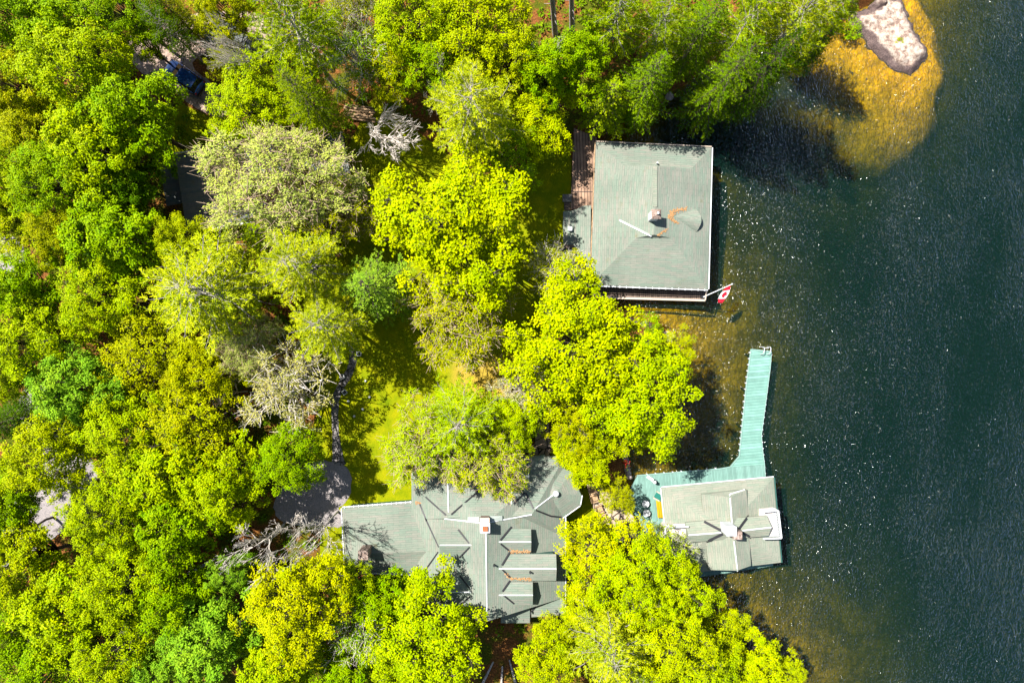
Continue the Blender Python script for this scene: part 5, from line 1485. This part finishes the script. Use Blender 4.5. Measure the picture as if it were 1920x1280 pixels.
# red flowers
for i, (x, y, lab) in enumerate(((1165, 834, 'small red flower clump on the stone wall, upper of the two'), (1173, 868, 'small red flower clump on the stone wall, lower of the two'))):
    g = P(x, y, 2.2); F = thing('flowers', lab, 'flowers', (g.x, g.y, 1.9), 'red flower clumps on the stone wall'); rg = np.random.default_rng(i)
    C = np.array([g.x, g.y, 2.25]) + rg.normal(0, 1, (90, 3)) * [.20, .25, .08]
    def cl(nm, c_, m_, L0):
        me = leaves_to_mesh(nm, c_, unit(rg.normal(0, .5, (len(c_), 3)) + [0, 0, 1]), rg.normal(0, 1, (len(c_), 3)), np.full(len(c_), L0), np.full(len(c_), L0 * .9), rg.random(len(c_)), m_)
        o = bpy.data.objects.new(nm, me); COL.objects.link(o); o.color = (.1, .25, .01, 1); attach(o, F); return o
    cl('blossom', C[:60], mat('red_petal', (.6, .01, .01), .6), .12); cl('foliage', C - [0, 0, .1], M['leaf'], .14)

# ---------------------------------------------------------------- lawn things
for i, (x, y) in enumerate(((685, 714), (693, 744), (653, 752), (680, 767), (664, 780))):
    lab = ('uppermost white ball on the shaded lawn', 'white ball on the lawn, rightmost of the five', 'white ball nearest the flagstone path', 'white ball between the rightmost and the lowest ball', 'lowest white ball on the shaded lawn')[i]
    g = P(x, y, GZ + .15); import bmesh
    bm = bmesh.new(); bmesh.ops.create_uvsphere(bm, u_segments=16, v_segments=10, radius=.13, matrix=__import__('mathutils').Matrix.Translation((g.x, g.y, GZ + .14)))
    me = bpy.data.meshes.new('ball'); bm.to_mesh(me); bm.free(); me.shade_smooth(); me.materials.append(M['white'])
    o = bpy.data.objects.new('ball', me); COL.objects.link(o); tag(o, lab, 'ball', 'white balls on the shaded lawn')
for i, (x, y, lab) in enumerate(((673, 663, 'square path lantern at the top of the flagstone path'), (641, 706, 'square path lantern on the left bend of the flagstone path'), (646, 735, 'square path lantern lowest on the flagstone path'))):
    g = P(x, y, GZ + .5); Lt = thing('path_lantern', lab, 'lantern', (g.x, g.y, GZ), 'square lanterns along the flagstone path'); r_ = .24; rot = .3 * i
    q = [Vector((g.x + r_ * math.cos(rot + math.pi / 4 + math.pi / 2 * j) * 1.2, g.y + r_ * math.sin(rot + math.pi / 4 + math.pi / 2 * j) * 1.2, GZ + .5)) for j in range(4)]
    mb = MB()
    for j in range(4): mb.bar(q[j], q[(j + 1) % 4], .05, .05)
    mb.build('rim', M['white'], Lt)
    for j in range(4): mb = MB(); mb.tube(q[j], (q[j].x, q[j].y, GZ - .1), .022, n=6); mb.build('leg', M['flash'], Lt)
    mb = MB(); mb.prism([tuple(c.xy) for c in q], GZ + .35, GZ + .38); mb.build('pane', M['flash'], Lt)
# side steps of the cottage
ST = thing('garden_steps', 'pale wooden steps against the west wall of the cottage north gable', 'steps', tuple(P(775, 890, GZ)))
for j in range(4):
    mb = MB(); x0 = 770 + j * 2.6; mb.prism([tuple(P(x, y, 2.5))[:2] for x, y in ((x0, 876), (x0 + 3.2, 876), (x0 + 3.2, 905), (x0, 905))], 1.9, 2.15 + .15 * j); mb.build('tread', M['tan_wood'], ST)

# ---------------------------------------------------------------- furniture
def chair(px, py, z, ang, frame, cush, label, group, deck=True):
    c = P(px, py, z + .3); T = thing('garden_chair', label, 'chair', (c.x, c.y, z), group)
    ca, sa = math.cos(ang), math.sin(ang)
    def W_(x, y, h): return Vector((c.x + x * ca - y * sa, c.y + x * sa + y * ca, z + h))
    def slab(name, a, b, w, t, m_, par=T):   # board from a to b, w wide
        mb = MB(); mb.bar(W_(*a), W_(*b), w, t); return mb.build(name, m_, par)
    slab('seat', (.30, 0, .40), (-.22, 0, .34), .56, .05, cush)
    bk = None
    for i in range(5):
        yy = (i - 2) * .12; mb = MB(); mb.bar(W_(-.20, yy, .34), W_(-.48, yy * 1.15, .92 - abs(i - 2) * .04), .10, .03); mb.build('back_slat', cush, T)
    for s in (-1, 1):
        slab('armrest', (.34, s * .36, .58), (-.36, s * .36, .56), .12, .035, frame)
        mb = MB(); mb.bar(W_(.28, s * .32, .56), W_(.28, s * .32, 0), .08, .05); mb.build('leg', frame, T)
        mb = MB(); mb.bar(W_(-.30, s * .32, .54), W_(-.42, s * .32, 0), .08, .05); mb.build('leg', frame, T)
    return T
def table(px, py, z, r, h, label, group=None):
    c = P(px, py, z + h); T = thing('side_table', label, 'table', (c.x, c.y, z), group)
    mb = MB(); mb.disc((c.x, c.y), r, z + h - .04, z + h, 24); mb.build('table_top', M['white'], T)
    for j in range(3):
        a = j * 2.09; mb = MB(); mb.tube((c.x + .6 * r * math.cos(a), c.y + .6 * r * math.sin(a), z + h), (c.x + .85 * r * math.cos(a), c.y + .85 * r * math.sin(a), z), .02, n=6); mb.build('leg', M['white'], T)
zd = zt
table(1210.5, 944.5, zd, .37, .55, 'round white table on the terrace, upper of the two big ones', 'white tables on the terrace')
table(1212.5, 962, zd, .37, .55, 'round white table on the terrace, lower of the two big ones', 'white tables on the terrace')
table(1179, 972.5, zd, .25, .5, 'small round white table next to the left green chair', 'white tables on the terrace')
table(1200, 1013, zd, .26, .5, 'small round white table glimpsed through the sparse tree', 'white tables on the terrace')
chair(1187, 982, zd, math.radians(140), M['offwhite'], M['green_plastic'], 'green chair with pale frame beside the small white table', 'green chairs on the terrace')
chair(1233, 929, zd, math.radians(150), M['offwhite'], M['green_plastic'], 'green chair with pale frame at the corner of the boathouse roof', 'green chairs on the terrace')
chair(1176, 962, zd, math.radians(-60), M['green_plastic'], M['green_plastic'], 'dark green chair in the tree shadow above the small white table', 'green chairs on the terrace')
chair(1215, 1012, zd, math.radians(200), M['offwhite'], M['green_plastic'], 'green chair glimpsed through the sparse tree over the terrace', 'green chairs on the terrace')
# lounger
LG_ = thing('sun_lounger', 'green lounger with white rail lying slantwise on the lower terrace', 'lounger', tuple(P(1195, 1001, zd)))
a, b = P(1188, 1010, zd + .35), P(1203, 990, zd + .35)
mb = MB(); mb.bar(a, b, .62, .07); mb.build('mattress', M['green_plastic'], LG_)
s_ = (b - a).normalized().cross(Vector((0, 0, 1)))
for sg in (-1, 1):
    mb = MB(); mb.bar(a + s_ * .36 * sg, b + s_ * .36 * sg, .06, .10); mb.build('rail', M['white'], LG_)
    for e in (a, b): mb = MB(); mb.tube(e + s_ * .3 * sg, Vector((e.x, e.y, zd)) + s_ * .3 * sg, .03, n=6); mb.build('leg', M['white'], LG_)
# yellow bench
YB = thing('bench', 'long yellow plank bench against the wall of the pale green boathouse', 'bench', tuple(P(1240, 953, zd)))
for j in range(3):
    mb = MB(); o1 = 3.8 * j; mb.prism([tuple(P(x, y, 1.1))[:2] for x, y in ((1230 + o1, 936.5), (1233.3 + o1, 936.3), (1237 + o1, 970.2), (1233.7 + o1, 970.5))], 1.02, 1.1); mb.build('plank', M['yellow_wood'], YB)
for x, y in ((1232, 939), (1240, 938), (1236, 968), (1243, 967)): p = P(x, y, .9); mb = MB(); mb.box((p.x, p.y, .82), (.08, .08, .42)); mb.build('leg', M['yellow_wood'], YB)
# white post
PT = thing('white_post', 'square white post with sloping cap near the terrace edge', 'post', tuple(P(1224, 901, zd)))
b_ = P(1224, 900, zd); mb = MB(); mb.box((b_.x, b_.y, zd + .55), (.26, .26, 1.1)); mb.build('shaft', M['white'], PT, bevel=.01)
mb = MB(); mb.bar(P(1213, 892.5, zd + 1.15), P(1225, 900, zd + 1.15), .28, .05); mb.build('cap', M['white'], PT)
# chairs on the patio by the pavilion
for i, (x, y, an, lab) in enumerate(((1111, 917, -65, 'brown wooden chair in the shade of the lime tree, uppermost on the patio'), (1115, 933, -60, 'brown wooden chair in the shade, second from the top on the patio'), (1124, 953, -60, 'pale wooden chair in full sun on the patio edge'), (1131, 970, -60, 'pale yellow wooden chair in full sun, lowest on the patio edge'))):
    chair(x, y, GZ + .04, math.radians(20 + 180 * 0), M['tan_wood'], M['tan_wood'], lab, 'wooden chairs in a row on the patio')

# ---------------------------------------------------------------- undergrowth of the wood
def undergrowth():
    rg = np.random.default_rng(77)
    n = 5200; X = rg.uniform(-56, 34, n); Y = rg.uniform(-38, 38, n)
    ok = sdf(LAND, X, Y) > 1.0
    for p in (LAWN, LAWN2, LAWN3, GOLD): ok &= sdf(p, X, Y) < -.3
    keep = [plan(q, GZ) for q in ([(500, 20), (560, 90), (470, 120), (420, 100), (430, 225), (380, 215), (300, 150), (220, 110), (230, 50), (380, 20)],
            [(0, 380), (60, 420), (40, 560), (70, 700), (140, 800), (185, 880), (180, 960), (110, 1000), (0, 1080), (-80, 1060)], [(500, 860), (660, 860), (660, 1000), (500, 1000)],
            [(640, 880), (1110, 860), (1120, 1180), (640, 1120)], [(300, 270), (680, 240), (690, 440), (310, 440)], [(1040, 230), (1140, 230), (1140, 560), (1040, 560)], [(1090, 890), (1210, 890), (1210, 1010), (1110, 1010)], [(985, 640), (1035, 640), (1045, 900), (980, 890)],
            [(890, 1190), (1000, 1180), (1000, 1300), (880, 1300)], [(690, 90), (770, 150), (760, 200), (680, 150)], [(410, 700), (470, 700), (470, 770), (410, 770)])]
    for p in keep: ok &= sdf(p, X, Y) < .0
    ok &= (wob(X, Y, .5, 9.0) + rg.normal(0, .5, n)) > -.45
    X = X[ok]; Y = Y[ok]; n = len(X)
    per = 26; r = rg.uniform(.3, .85, n)
    ang = rg.uniform(0, 6.28, (n, per)); rad = np.sqrt(rg.random((n, per))) * r[:, None]
    x = X[:, None] + np.cos(ang) * rad; y = Y[:, None] + np.sin(ang) * rad
    z = terrain(x, y) + .1 + r[:, None] * 1.1 * (1 - (rad / r[:, None]) ** 2 * .8) * rg.uniform(.4, 1, (n, per))
    C = np.stack([x, y, z], -1).reshape(-1, 3); T = np.stack([np.cos(ang), np.sin(ang), rg.uniform(-.2, .3, (n, per))], -1).reshape(-1, 3)
    m = len(C); Nn = unit(np.array([0, 0, 1.]) + rg.normal(0, .4, (m, 3)))
    tone = np.clip(np.repeat(rg.random(n), per) * .6 + rg.random(m) * .4, 0, 1)
    me = leaves_to_mesh('undergrowth', C, Nn, T, rg.uniform(.18, .36, m), rg.uniform(.10, .2, m), tone, M['leaf'])
    o = bpy.data.objects.new('undergrowth', me); COL.objects.link(o); o.color = (.13, .23, .002, 1)
    tag(o, 'low leafy undergrowth covering the floor of the wood', 'undergrowth', kind='stuff')
undergrowth()

# loose needles and leaves gathered in the roof valleys
for par, pts in LITTER:
    rg = np.random.default_rng(len(pts)); C = np.array([tuple(p) for p in pts]); m = len(C)
    me = leaves_to_mesh('needle_litter', C, unit(rg.normal(0, .12, (m, 3)) + [0, 0, 1]), rg.normal(0, 1, (m, 3)), rg.uniform(.12, .26, m), rg.uniform(.06, .14, m), rg.random(m), M['needles'], .02)
    o = bpy.data.objects.new('needle_litter', me); COL.objects.link(o); attach(o, par)
